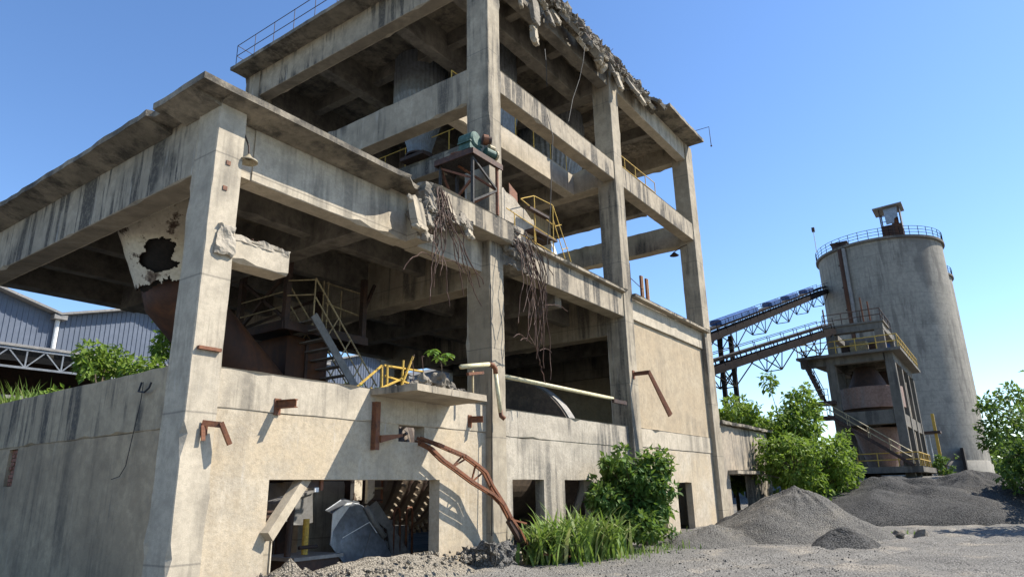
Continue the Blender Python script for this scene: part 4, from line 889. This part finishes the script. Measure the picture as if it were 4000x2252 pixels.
# conveyor galleries
def conveyor(p, q_, label, covers, w=.85, depth=.62, npan=5, rails=True, tag=''):
    P0, P1 = Vector(p), Vector(q_); d = (P1-P0); L = d.length; d.normalize(); s = d.cross(Vector((0,0,1))).normalized(); u = s.cross(d)
    t = thing('conveyor_bridge', label, 'conveyor', p, 'inclined conveyor bridges')
    g = G()
    for e in (-w/2,w/2): g.bar(P0+s*e, P1+s*e, .10, .34)
    part('girder', g, CONVEY, t); g = G(); g.bar(P0+u*.14, P1+u*.14, w, .05); part('deck', g, CONVEY, t)
    n = int(L/1.3)
    g = G()
    for e in (-w*.3,w*.3): g.bar(P0+u*.40+s*e, P1+u*.40+s*e, .05, .10)
    BF = part('belt_frame', g, CONVEY, t); part('belt', G().bar(P0+u*.48, P1+u*.48, w*.62, .03), DARKIN, BF)
    for k in range(n+1):
        c = P0+d*(L*k/n); part('idler', G().bar(c+u*.15-s*w*.32, c+u*.46-s*w*.32, .05,.05), CONVEY, BF); part('idler', G().bar(c+u*.15+s*w*.32, c+u*.46+s*w*.32, .05,.05), CONVEY, BF)
    # queen-post trusses below
    m = npan
    for k in range(m):
        a = P0+d*(L*(k+.04)/m); b = P0+d*(L*(k+.96)/m); c1 = a.lerp(b,.42)-u*1.0
        for e in (-w/2,w/2):
            for v0,v1 in ((a,c1),(c1,b)): part('tie_rod', G().bar(v0+s*e,v1+s*e,.045,.045), CONVEY, t)
            part('strut', G().bar(c1+s*e, c1+s*e+u*.95+d*.55,.04,.04), CONVEY, t); part('strut', G().bar(c1+s*e, c1+s*e+u*.95-d*.55,.04,.04), CONVEY, t)
        part('cross_tie', G().bar(c1-s*w/2,c1+s*w/2,.045,.045), CONVEY, t)
    if rails:
        for e in ((-w/2-.05),(w/2+.05)):
            for hh in (.75,.42): part('rail', G().tube([P0+s*e+u*hh, P1+s*e+u*hh], .018, 4), CONVEY, t)
            for k in range(int(L/1.5)+1): c = P0+d*min(L,1.5*k)+s*e; part('post', G().tube([c+u*.1,c+u*.75], .018, 4), CONVEY, t)
    for i,(t0,t1) in enumerate(covers):
        a = P0.lerp(P1,t0); b = P0.lerp(P1,t1); prof = [s*(-w*.40)+u*.50, s*(-w*.39)+u*.74, s*(-w*.2)+u*.80, s*(w*.2)+u*.80, s*(w*.39)+u*.74, s*(w*.40)+u*.50]
        part('belt_cover', G().prism([a+k for k in prof], b-a), BLUEB, t)
    return t
cu = []
x = .145
for a,b in ((.20,.232),(.235,.27),(.272,.305),(.307,.335),(.337,.37),(.372,.40),(.49,.56),(.625,.66),(.663,.70),(.785,.81),(.813,.845)): cu.append((a,b))
conveyor((25.8,4.46,7.62),(60.4,3.0,18.35), 'upper conveyor bridge with blue belt covers climbing to the silo', cu, npan=6)
conveyor((21.5,4.1,5.25),(38.3,-.55,10.15), 'lower conveyor bridge climbing to the grinding tower', [], npan=4)
t = thing('trestle', 'two-legged dark steel trestle carrying the conveyor bridge', 'trestle', (33.6,4.1,1.5))
for y in (3.80,4.45): part('leg', G().bar((33.65,y,1.0),(33.65,y*.97+.1,9.75),.24,.22), CONVEY, t)
for k in range(6):
    z = 2.2+1.15*k; part('brace', G().bar((33.65,3.8,z),(33.65,4.45,z+1.0),.06,.06), RUSTD, t); part('brace', G().bar((33.65,4.45,z),(33.65,3.8,z+1.0),.06,.06), RUSTD, t)

# grinding tower in front of the silo
t = thing('grinding_tower', 'open concrete equipment tower with steel drum standing before the silo', 'tower', (43,-1.8,1.5))
TX0, TX1, TY0, TY1 = 39.0, 48.6, -3.62, 0.05
for y in (TY0, TY1-.55):
    for x in (TX0, TX0+3.0, TX0+6.1, TX1-.5): part('column', G().beam(x,y,1.2,x+.42,y+.48,8.25,step=1.2), TOWC, t)
part('platform', G().beam(38.3,-4.1,2.1,49.6,1.0,2.42,step=1.2), TOWC, t)
g = G(); g.slab([(38.5,-4.05,.02),(49.2,-4.05,.02),(49.2,.6,.02),(38.5,1.5,.02)], 8.72, 8.88); part('floor_slab', g, TOWC, t)
for y in (TY0+.05, TY1-.5): part('beam', G().beam(TX0,y,8.25,TX1,y+.4,8.72,step=1.2), TOWC, t)
part('beam', G().beam(TX0+.02,TY0+.5,8.3,TX0+.42,1.4,8.72,step=1.2), TOWC, t); part('beam', G().beam(TX1-.45,TY0+.5,8.3,TX1-.05,TY1-.5,8.72,step=1.2), TOWC, t)
for x in (TX0+3,TX0+6.1): part('beam', G().beam(x,TY0+.5,8.3,x+.4,TY1-.5,8.72,step=1.2), SOFFIT, t)
part('beam', G().beam(TX0+.03,TY0+.5,4.75,TX0+.47,TY1-.5,5.5,step=1.2), TOWC, t)
for x0,x1 in ((TX0+.5,TX0+3),(TX0+3.5,TX0+6.1),(TX0+6.6,TX1-.5)): part('beam', G().beam(x0,TY0+.05,4.6,x1,TY0+.45,5.3,step=1.2), TOWC, t); part('beam', G().beam(x0,TY1-.5,4.6,x1,TY1-.1,5.3,step=1.2), TOWC, t)
part('floor_slab', G().beam(TX0+.47,TY0+.45,5.0,TX1-.5,TY1-.5,5.3,step=1.2), SOFFIT, t)
dc = (TX0+2.3, -1.75); DR = part('drum', G().lathe((dc[0],dc[1],5.75), [(1.72,0),(1.80,.02),(1.80,1.22),(1.72,1.24),(.1,1.26)], 48), DRUM, t, False)
part('drum_skirt', G().lathe((dc[0],dc[1],5.3), [(1.5,0),(1.5,.46)], 48), RUSTD, DR, False)
part('drum_top', G().lathe((dc[0],dc[1],7.0), [(1.1,0),(.9,.5),(.55,1.3)], 32), RUSTD, DR, False)
part('panel', G().box(TX0+4.6,TY0+.7,5.3,TX0+4.8,TY1-.6,8.3), RUSTD, t)
part('cone', G().lathe((dc[0]-.3,-1.9,2.42), [(.75,0),(.80,.2),(1.3,2.2)], 36), DRUM, t, False); part('cone', G().lathe((dc[0]+.5,-2.6,2.42), [(.38,0),(.42,1.4),(.6,2.5)], 28), DRUM, t, False)
part('wall', G().box(TX0+5.0,TY0+.6,2.42,TX0+5.2,TY1-.55,4.9), SOFFIT, t)
# roof deck
for x in (TX0,TX0+4.6):
    for y in (TY0+.3,TY1-.75): part('column', G().beam(x,y,8.88,x+.45,y+.45,10.1,step=1.2), TOWC, t)
part('beam', G().beam(TX0-.02,TY0+.28,10.1,TX0+.46,TY1-.28,10.5,step=1.2), TOWC, t); part('beam', G().beam(TX0+4.6,TY0+.28,10.1,TX0+5.1,TY1-.28,10.5,step=1.2), TOWC, t)
part('beam', G().beam(TX0+.46,TY0+.3,10.1,TX0+4.6,TY0+.6,10.5,step=1.2), TOWC, t); part('beam', G().beam(TX0+.46,TY1-.6,10.1,TX0+4.6,TY1-.3,10.5,step=1.2), TOWC, t)
part('roof_slab', G().beam(TX0-.1,TY0+.2,10.503,TX0+2.4,TY1-.2,10.6,step=1.2), TOWC, t)
t = thing('drive_machine', 'yellow drive machine standing on the upper floor of the grinding tower', 'machine', (40.4,-1.7,8.9))
part('body', G().box(40.1,-2.2,9.0,40.9,-1.3,9.7), OLDYEL, t); part('drum', G().tube([(40.5,-1.2,9.3),(40.5,-.8,9.3)], .3, 14), RUSTD, t); part('drum', G().tube([(40.5,-2.7,9.4),(40.5,-2.3,9.4)], .25, 14), RUSTD, t); part('base', G().box(40.0,-2.8,8.88,41.0,-.7,9.0), RUSTD, t)
t = thing('blue_screen', 'blue corrugated sheets standing at the back of the tower upper floor', 'sheet', (43.4,-2,8.9))
for k in range(6): part('sheet', G().box(43.4+.03*(k%2),-3.1+.42*k,8.88,43.44+.03*(k%2),-2.69+.42*k,9.95), BLUEB, t)
GT = 'railings on the grinding tower'
railing([(38.6,1.4,8.88),(38.6,-3.95,8.88),(49.0,-3.95,8.88)], .74, 'yellow railing round the upper floor of the grinding tower', YELLOW, r=.028, post=1.0, group=GT)
railing([(39.05,-.2,10.6),(39.05,-3.3,10.6),(43.4,-3.3,10.5)], .72, 'dark railing on the roof of the grinding tower', RUSTD, r=.028, post=1.0, group=GT)
railing([(38.45,-1.0,2.42),(38.45,-4.0,2.42),(44.5,-4.0,2.42)], .72, 'yellow railing on the base platform of the grinding tower', YELLOW, r=.028, post=1.0, group=GT)
for i,(y,z) in enumerate(((-.3,11.7),(-2.4,12.1),(-2.75,11.8))): solo('roof_pole', G().tube([(39.1,y,10.6),(39.05,y,z)], .05, 6), RUST, ['short rusty pole at the left corner of the grinding tower roof','tallest rusty pole on the grinding tower roof','rusty pole right beside the tallest one on the tower roof'][i], 'pole', 'poles on the tower roof')
# stairs on the tower
def stair(a, b, w_, label, mat, rmat, axis_=(0,1,0), nst=10, rail=True):
    t = thing('tower_stair', label, 'stair', a, 'stairs on the grinding tower'); s = Vector(axis_)*w_/2; A_, B_ = Vector(a), Vector(b)
    for e in (-1,1): part('stringer', G().bar(A_+s*e, B_+s*e, .06, .16), mat, t)
    for k in range(nst): c = A_.lerp(B_,(k+.5)/nst); part('tread', G().bar(c-s, c+s, .22, .04), mat, t)
    if rail:
        for e in (-1,1):
            for hh in (.72,.4): part('handrail', G().tube([A_+s*e+Vector((0,0,hh)), B_+s*e+Vector((0,0,hh))], .025, 5), rmat, t)
            for k in range(5): c = A_.lerp(B_,k/4.)+s*e; part('baluster', G().tube([c,c+Vector((0,0,.72))], .022, 5), rmat, t)
stair((38.55,.15,5.35),(38.55,-3.7,2.45), .7, 'long dark stair with yellow handrails crossing the front of the grinding tower', RUSTD, OLDYEL, (1,0,0), 14)
stair((38.9,1.15,8.7),(38.9,.35,6.25), .75, 'steep open stair under the overhanging left end of the upper floor', RUSTD, RUSTD, (1,.0,0), 10)
t = thing('stair_landing', 'small dark steel landings beside the left columns of the grinding tower', 'platform', (38.8,.5,5.3))
part('deck', G().box(38.4,-.3,6.0,39.4,1.15,6.2), RUSTD, t); part('deck', G().box(38.4,-.1,5.15,39.4,.95,5.35), RUSTD, t)
for z in (6.2,5.35):
    for hh in (.35,.7): part('rail', G().tube([(38.42,.0,z+hh),(38.42,1.0,z+hh)], .022, 5), OLDYEL, t)
    for y in (.0,1.0): part('post', G().tube([(38.42,y,z),(38.42,y,z+.7)], .022, 5), OLDYEL, t)
t = thing('yellow_mast_frame', 'pair of tall yellow posts with white ladders right of the grinding tower', 'frame', (49.5,-3.4,1.5))
for y in (-3.1,-4.2): part('post', G().bar((49.8,y,1.2),(49.8,y,6.0),.18,.18), YELLOW, t)
for y in (-3.55,-3.8): part('ladder', G().bar((49.8,y,1.4),(49.8,y,4.6),.10,.06), WHITE, t)
part('platform', G().box(49.4,-4.5,4.7,50.6,-3.0,4.85), RUSTD, t)

# ================================================================ WAREHOUSE AT THE LEFT
t = thing('warehouse', 'blue grey corrugated warehouse with saw-tooth gables behind the mill', 'warehouse', (20,32,3))
def rz(x):
    v = (x-9.5)/8.4; f_ = v-math.floor(v); return 10.45+1.2*(1-abs(2*f_-1))
def corr(x0, x1, y, zb, ztop, pitch=.24):
    g = G(); vs = []; x = x0; xs = []
    while x < x1: xs += [(x,0),(x+pitch*.72,0),(x+pitch*.78,-.03),(x+pitch*.94,-.03)]; x += pitch
    for xx,dy in xs: vs += [(xx,y+dy,zb),(xx,y+dy,ztop(xx))]
    g.add(vs, [(2*i,2*i+2,2*i+3,2*i+1) for i in range(len(xs)-1)]); return g
for k in range(-2,4):
    a = 9.5+8.4*k; GC = part('gable_cladding', corr(a,a+8.4,30,8.3,lambda x: rz(min(max(x,a+.001),a+8.399))), BLUE, t)
    for e in (0,1):
        x0,x1 = (a,a+4.2) if e==0 else (a+4.2,a+8.4); z0,z1 = (10.45,11.65) if e==0 else (11.65,10.45)
        part('roof', G().prism([(x0,29.45,z0+.02),(x1,29.45,z1+.02),(x1,29.45,z1+.14),(x0,29.45,z0+.14)],(0,30,0)), GALVD, t)
    part('downpipe', G().tube([(a,29.85,10.35),(a,29.85,8.3)], .11, 8), WHITE, GC); part('gutter_box', G().box(a-.3,29.5,10.25,a+.3,30.0,10.48), GALVD, GC)
part('lean_to_roof', G().prism([(-8,30.0,8.75),(-8,25.5,7.85),(-8,25.5,7.93),(-8,30.0,8.83)],(45,0,0)), GALVD, t)
for k in range(-6,24):
    x = 0+1.4*k
    part('truss_web', G().bar((x,25.6,7.75),(x,25.6,7.0),.06,.06), GALV, t); part('truss_web', G().bar((x,25.6,7.0),(x+.7,25.6,7.75),.05,.05), GALV, t); part('truss_web', G().bar((x,25.6,7.0),(x-.7,25.6,7.75),.05,.05), GALV, t)
part('truss_chord', G().bar((-8,25.6,7.0),(34,25.6,7.0),.08,.09), GALV, t); part('truss_chord', G().bar((-8,25.6,7.78),(34,25.6,7.78),.10,.10), GALV, t)
for k in range(7):
    x = -1.5+6.2*k; part('column', G().bar((x,26.6,2.5),(x,26.6,7.1),.42,.42), GREENP, t)
part('girt', G().bar((-8,26.8,5.9),(34,26.8,5.9),.12,.14), GALVD, t)
for k in range(7):
    x = -1.5+6.2*k; part('brace', G().bar((x,27,5.9),(x+3.1,27,4.2),.12,.12), RUSTD, t); part('brace', G().bar((x+6.2,27,5.9),(x+3.1,27,4.2),.12,.12), RUSTD, t)
part('back_wall', G().box(-30,44,2,40,44.2,10.4), RUSTD, t); part('side_wall', G().box(-30,30,2,-29.8,44,10.4), BLUE, t); part('side_wall', G().box(39.8,30,2,40,44,10.4), BLUE, t)  # back wall coloured dark to stand in for the shade inside the shed

# ================================================================ HEAPS OF GRAVEL
def heap(c, rx, ry, h, label, mat, seed=0, sharp=1.0, name='gravel_pile', n=56, m=26, rot=0, lump=.16):
    g = G(); vs = []
    for i in range(m+1):
        r = i/m
        for k in range(n):
            a = 2*math.pi*k/n; wob = 1+.22*noise.noise((math.cos(a)*1.2+seed,math.sin(a)*1.2,seed*.7)); lx, ly = rx*r*wob*math.cos(a), ry*r*wob*math.sin(a)
            x = c[0]+lx*math.cos(rot)-ly*math.sin(rot); y = c[1]+lx*math.sin(rot)+ly*math.cos(rot)
            prof = (1-r)**sharp*(1-.06*math.exp(-(r*8)**2)); z = h*prof + h*.35*noise.noise((math.cos(a)*3.2,math.sin(a)*3.2,seed*2.3))*r*(1-r) + h*.16*noise.noise((math.cos(a)*9,math.sin(a)*9,seed+r*1.5))*r*(1-r) + h*lump*noise.noise((x*.9,y*.9,seed))*(1-r)*min(1,r*4) + .09*noise.noise((x*2.2,y*2.2,seed))*(1-r) + .03*noise.noise((x*8,y*8,seed))*(1-r*r)
            vs.append((x,y,gh(x,y)+z-.06*r**6))
    g.add(vs, [(i*n+k,i*n+(k+1)%n,(i+1)*n+(k+1)%n,(i+1)*n+k) for i in range(m) for k in range(n)])
    return solo(name, g, mat, label, 'gravel pile', 'heaps of gravel in the yard', True)
heap((15.0,-3.1,.3), 2.85, 2.4, 1.3, 'steep grey gravel pile standing before the annex', GRAVEL, 1, 1.12, n=90, m=44, lump=.2)
heap((12.6,-1.6,.3), 1.9, 1.4, .42, 'low flat gravel heap against the mill wall, left of the steep pile', GRAVEL, 2, 1.1)
heap((12.3,-4.65,.3), .85, .7, .42, 'small sharp heap of dark grit in the middle of the yard', SLAG, 3, 1.0)
heap((16.9,-1.2,.3), 2.0, 1.1, .55, 'gravel heaped against the far end of the mill wall', SLAG, 4, 1.0)
heap((26.6,-3.6,.3), 6.2, 5.2, 1.55, 'long bank of dark slag below the grinding tower', SLAG, 5, .62, rot=.1, lump=.42, n=84, m=36)
heap((27.5,-6.6,.3), 4.2, 3.0, 1.75, 'dark slag heap at the right end of the bank, below the silo', SLAG, 6, .8, n=72, m=32)
heap((21.5,-.7,.3), 2.6, 1.3, .75, 'dark grit heaped in front of the annex doorway', SLAG, 8, 1.0)
solo('crusted_heap', G().rough(5.05,-.62,.22,5.85,-.02,.62,.16,.05,31), GRAVEL, 'crusted clump of hardened gravel at the doorway right jamb', 'gravel pile', 'heaps of gravel in the yard')
heap((3.0,-.15,.3), 2.3, .55, .30, 'rough bank of pale rubble and dirt along the doorway sill', DIRT, 12, .55, name='rubble_bank', n=90, m=22, lump=.6)
heap((1.6,-.05,.3), .55, .5, .42, 'lump of pale rubble at the left jamb of the doorway', DIRT, 13, .8, name='rubble_bank', lump=.5)
# loose stones
g = G(); rs = random.Random(21)
for i in range(900):
    y = rs.uniform(-5.5,-.1); x = rs.uniform(2.2,13) + (y*-.2)
    if x > 2.2: r = rs.uniform(.006,.018)*(1.8 if rs.random()<.05 else 1); g.rock((x,y,gh(x,y)+r*.3), (r,r*rs.uniform(.7,1.1),r*.7), i, 1, .5)
solo('loose_stones', g, GRAVEL, 'loose stones scattered over the gravel yard', 'stones', None, False, 'stuff')
g = G()
for i in range(240):
    x = rs.uniform(1.0,5.6); y = rs.uniform(-.75,.2); r = rs.uniform(.012,.045); g.rock((x,y,gh(x,y)+.20+r*.2+.06*noise.noise((x*2,y*2,3))), (r,r,r*.7), i, 1, .8)
solo('rubble_stones', g, DIRT, 'broken lumps of mortar and stone along the doorway sill', 'rubble', None, False, 'stuff')
for i,(x,y) in enumerate(((15.8,-5.7),(15.2,-5.3))): solo('yard_stone', G().rock((x,y,gh(x,y)+.05), (.20,.16,.10), 3+i, 2, .5), RUBBLE, ['dark stone lying in the yard right of the small heap','flat stone lying in the yard behind the small heap'][i], 'stone', 'stones in the yard')

# ================================================================ PLANTS
def leafcloud(cl, nleaf, size, seed, flat=.3, shape=1.9):
    """cl = [(centre, radii)]; many separate bent leaves spread through clumps"""
    r = np.random.default_rng(seed); vol = np.array([c[1][0]*c[1][1]*c[1][2] for c in cl])**.67; pr = vol/vol.sum()
    k = r.choice(len(cl), nleaf, p=pr); C_ = np.array([c[0] for c in cl])[k]; R_ = np.array([c[1] for c in cl])[k]
    d = r.normal(size=(nleaf,3)); d /= np.linalg.norm(d,axis=1)[:,None]; rr = r.uniform(.35,1.08,nleaf)**.6
    pos = C_+d*R_*rr[:,None]
    ax = d*.6+r.normal(size=(nleaf,3))*.7; ax[:,2] -= .35; ax /= np.linalg.norm(ax,axis=1)[:,None]
    nr = r.normal(size=(nleaf,3))*.55; nr[:,2] += 1; nr += d*.5
    sd = np.cross(ax,nr); sd /= np.linalg.norm(sd,axis=1)[:,None]; up_ = np.cross(sd,ax)
    L = size*r.uniform(.6,1.35,nleaf)[:,None]; W = L/shape*.5
    v = np.stack([pos, pos+ax*L*.45+sd*W+up_*L*.06, pos+ax*L-up_*L*.1, pos+ax*L*.45-sd*W+up_*L*.06],1).reshape(-1,3)
    g = G(); g.v = v.tolist(); g.f = [(4*i,4*i+1,4*i+2,4*i+3) for i in range(nleaf)]; return g
def tree(base, h, rxy, label, mat, seed, nleaf=2600, size=.16, name='tree', cat='tree', group=None, nclump=16, z0=.3, trunk=.09, lean=(0,0)):
    r = random.Random(seed); t = thing(name, label, cat, base, group); b = Vector(base); cl = []; g = G(); topc = b+Vector((lean[0],lean[1],h*.62))
    g.tube([b-Vector((0,0,.15)), b+(topc-b)*.4+Vector((r.uniform(-.1,.1),0,0)), topc], [trunk,trunk*.75,trunk*.35], 8)
    for k in range(nclump):
        a = r.uniform(0,2*math.pi); q_ = r.uniform(.15,1)**.6; zz = r.uniform(z0,1.0); rr = rxy*math.sqrt(max(.12,1-((zz-.55)/.55)**2))
        c = b+Vector((lean[0]*zz+math.cos(a)*rr*q_*.8, lean[1]*zz+math.sin(a)*rr*q_*.8, h*zz*.92)); s_ = rxy*r.uniform(.22,.42)
        cl.append((tuple(c),(s_,s_,s_*r.uniform(.6,.9)))); st = b+(topc-b)*min(.95,zz*.7+.1); g.tube([st, st.lerp(c,.55)+Vector((0,0,.08*h*r.random())), c], [trunk*.4,trunk*.25,trunk*.1], 5)
    for k in range(nclump//2):
        a = r.uniform(0,2*math.pi); zz = r.uniform(.5,1.05); c = b+Vector((lean[0]*zz+math.cos(a)*rxy*r.uniform(.3,1.05), lean[1]*zz+math.sin(a)*rxy*r.uniform(.3,1.05), h*zz)); s_ = rxy*r.uniform(.08,.16); cl.append((tuple(c),(s_,s_,s_*1.5))); st = b+(topc-b)*.9; g.tube([st, st.lerp(c,.6), c], [trunk*.25,trunk*.16,trunk*.07], 4)
    part('trunk', g, BARK, t); part('crown', leafcloud(cl, nleaf, size, seed), mat, t, kind='stuff'); return t
# shrub against the mill wall
tree((9.75,-.75,.3), 1.95, 1.05, 'big leafy shrub growing against the mill wall beside the third column', LEAF1, 31, 7000, .15, 'shrub','shrub', None, 26, .12, .05, (.35,-.1))
tree((10.9,-.7,.3), 1.1, .75, 'low dark shrub at the right foot of the big shrub', LEAF3, 32, 1300, .12, 'shrub','shrub', None, 12, .1, .03, (.1,-.1))
# tall grass
def grass(spots, n, L0, L1, wid, seed, bend=.7):
    r = random.Random(seed); g = G()
    for i in range(n):
        cx,cy,sx,sy,hs = r.choice(spots); x = r.gauss(cx,sx); y = r.gauss(cy,sy); y = min(y,.05) if cy < 1 else y; a = r.uniform(0,2*math.pi); L = r.uniform(L0,L1)*hs
        d = Vector((math.cos(a),math.sin(a),0)); p = Vector((x,y,gh(x,y)-.03)); th = r.uniform(.05,.35); b = r.uniform(.25,1)*bend; s = Vector((-d.y,d.x,0)); vs=[]; seg=6; w_=wid*r.uniform(.6,1.2)
        for k in range(seg+1):
            tt=k/seg; ww=w_*(1-tt**2.2)*(.5+.5*min(1,tt*4)); vs += [p-s*ww/2+Vector((0,0,0)), p+s*ww/2]
            ang = th+b*2.1*tt**1.6; p = p+(d*math.sin(ang)+Vector((0,0,math.cos(ang))))*L/seg
        g.add(vs,[(2*k,2*k+1,2*k+3,2*k+2) for k in range(seg)])
    return g
solo('tall_grass', grass([(7.15,-.7,.32,.2,1.),(7.8,-.9,.36,.25,1.05),(8.35,-1.05,.32,.22,.9),(6.85,-.45,.2,.12,.8)], 640, .70,1.22,.075, 4, 1.3), GRASSM, 'dense clump of tall arching green grass at the mill wall', 'grass', None, False, 'stuff')
solo('short_grass', grass([(9.3,-1.55,.5,.2,.4),(10.6,-1.3,.4,.2,.4),(8.3,-1.6,.4,.15,.35),(12.0,-.4,.4,.1,.4)], 160, .3,.6,.018, 6), GRASSM, 'thin short grass at the edge of the gravel below the shrub', 'grass', None, False, 'stuff')
solo('grass_tuft', grass([(1.48,-.12,.06,.05,.3)], 26, .6,1.1,.016, 9, .9).add([],[]), GRASSM, 'small green weed growing at the left jamb of the doorway', 'weed', None, False)
# trees on the right
TR = 'trees beyond the annex'
tree((25.6,1.8,.6), 4.4, 2.1, 'bushy bright tree directly behind the annex roof', LEAF2, 41, 4600, .24, group=TR)
tree((27.4,.0,.8), 4.8, 2.2, 'tallest bright green tree between annex and grinding tower', LEAF2, 42, 5200, .24, group=TR)
tree((22.9,-1.3,.4), 3.1, 1.5, 'leafy bush in front of the annex end wall', LEAF2, 43, 4000, .19, 'bush','bush', nclump=20, z0=.08, group=TR)
tree((24.7,-1.9,.4), 3.0, 1.7, 'leafy bush on the right of the annex, above the slag bank', LEAF2, 44, 5200, .19, 'bush','bush', nclump=20, z0=.08, group=TR)
tree((25.2,3.0,.5), 4.7, 1.7, 'light green tree rising over the annex roof beside the mill corner', LEAF2, 48, 4200, .24, group=TR)
tree((26.4,.9,.6), 4.0, 1.8, 'broad bright tree filling the gap between annex and trestle', LEAF2, 47, 4200, .24, group=TR)
tree((20.6,-10.6,.3), 5.2, 2.0, 'tree just beyond the right picture edge beside the yard', LEAF1, 54, 2600, .24, group='trees at the right edge of the yard')
tree((29.5,.9,.8), 3.8, 1.7, 'darker tree behind the conveyor trestle', LEAF1, 45, 2400, .24, group=TR)
tree((47.0,-4.6,1.6), 1.7, .8, 'small bush at the right foot of the grinding tower', LEAF1, 46, 900, .2, 'bush','bush', nclump=10, z0=.1)
TS = 'trees at the right edge of the yard'
tree((31.5,-9.6,.9), 4.1, 2.1, 'thin-leaved tree leaning in at the right edge, before the silo', LEAF1, 51, 3400, .22, group=TS, nclump=14)
tree((25.5,-9.2,.4), 3.1, 1.7, 'dense low tree at the right edge of the yard, over the slag heap', LEAF1, 52, 4600, .2, group=TS, z0=.1, nclump=20)
tree((40.5,-9.0,1.6), 5.0, 2.4, 'tree rising beyond the slag heap right of the silo', LEAF1, 53, 2600, .28, group=TS)
# plants at the left, behind the side wall
TL = 'small trees behind the left wall'
tree((7.6,19.5,3.1), 4.2, 2.1, 'spreading young tree behind the left wall, in front of the warehouse', LEAF2, 61, 4200, .24, group=TL, z0=.2, lean=(-.2,0))
tree((10.3,19.5,3.1), 5.5, 1.35, 'rounder young tree close to the corner column, in front of the warehouse', LEAF2, 62, 3800, .24, group=TL, z0=.25)
tree((21.4,19.8,3.0), 4.2, 2.2, 'low tree seen through the hall behind the canopy', LEAF2, 63, 3000, .26, group=TL, z0=.1)
tree((15.7,19.8,3.0), 3.2, 2.0, 'low bush seen through the hall behind the fallen rails', LEAF2, 64, 2400, .26, 'bush','bush', group=TL, z0=.1)
solo('grass_bank', grass([(4.6,18.5,.4,.5,1.1),(5.4,18.8,.5,.5,.95),(6.3,18.6,.5,.5,.75)], 1000, 1.5,2.3,.08, 14, .8), GRASSM, 'bank of long grass behind the left wall at the picture edge', 'grass', None, False, 'stuff')

# scattered weeds thinning out round the clump, and dry stalks
solo('weeds', grass([(8.9,-1.5,.5,.3,.5),(7.4,-1.35,.6,.15,.45),(12.9,-.5,.6,.12,.5),(10.2,-1.7,.6,.2,.35),(16.5,-5.2,.3,.2,.3)], 150, .25,.7,.03, 41, 1.0), GRASSM, 'sparse weeds and dry stalks thinning out over the gravel before the grass clump', 'weeds', None, False, 'stuff')
# far-off wood on the horizon
r_ = random.Random(77); cl = []
for k in range(150):
    b = rad(r_.uniform(-4,21)); d = r_.uniform(95,120); s_ = r_.uniform(1.6,3.2); x = -4.3+d*math.cos(b); y = -7.8+d*math.sin(b)
    cl.append(((x,y,gh(x,y)+s_*r_.uniform(.4,1.1)),(s_,s_,s_*.8)))
solo('distant_wood', leafcloud(cl, 9000, .9, 78), LEAF3, 'far-off dark green wood along the horizon behind the silos', 'wood', None, False, 'stuff')
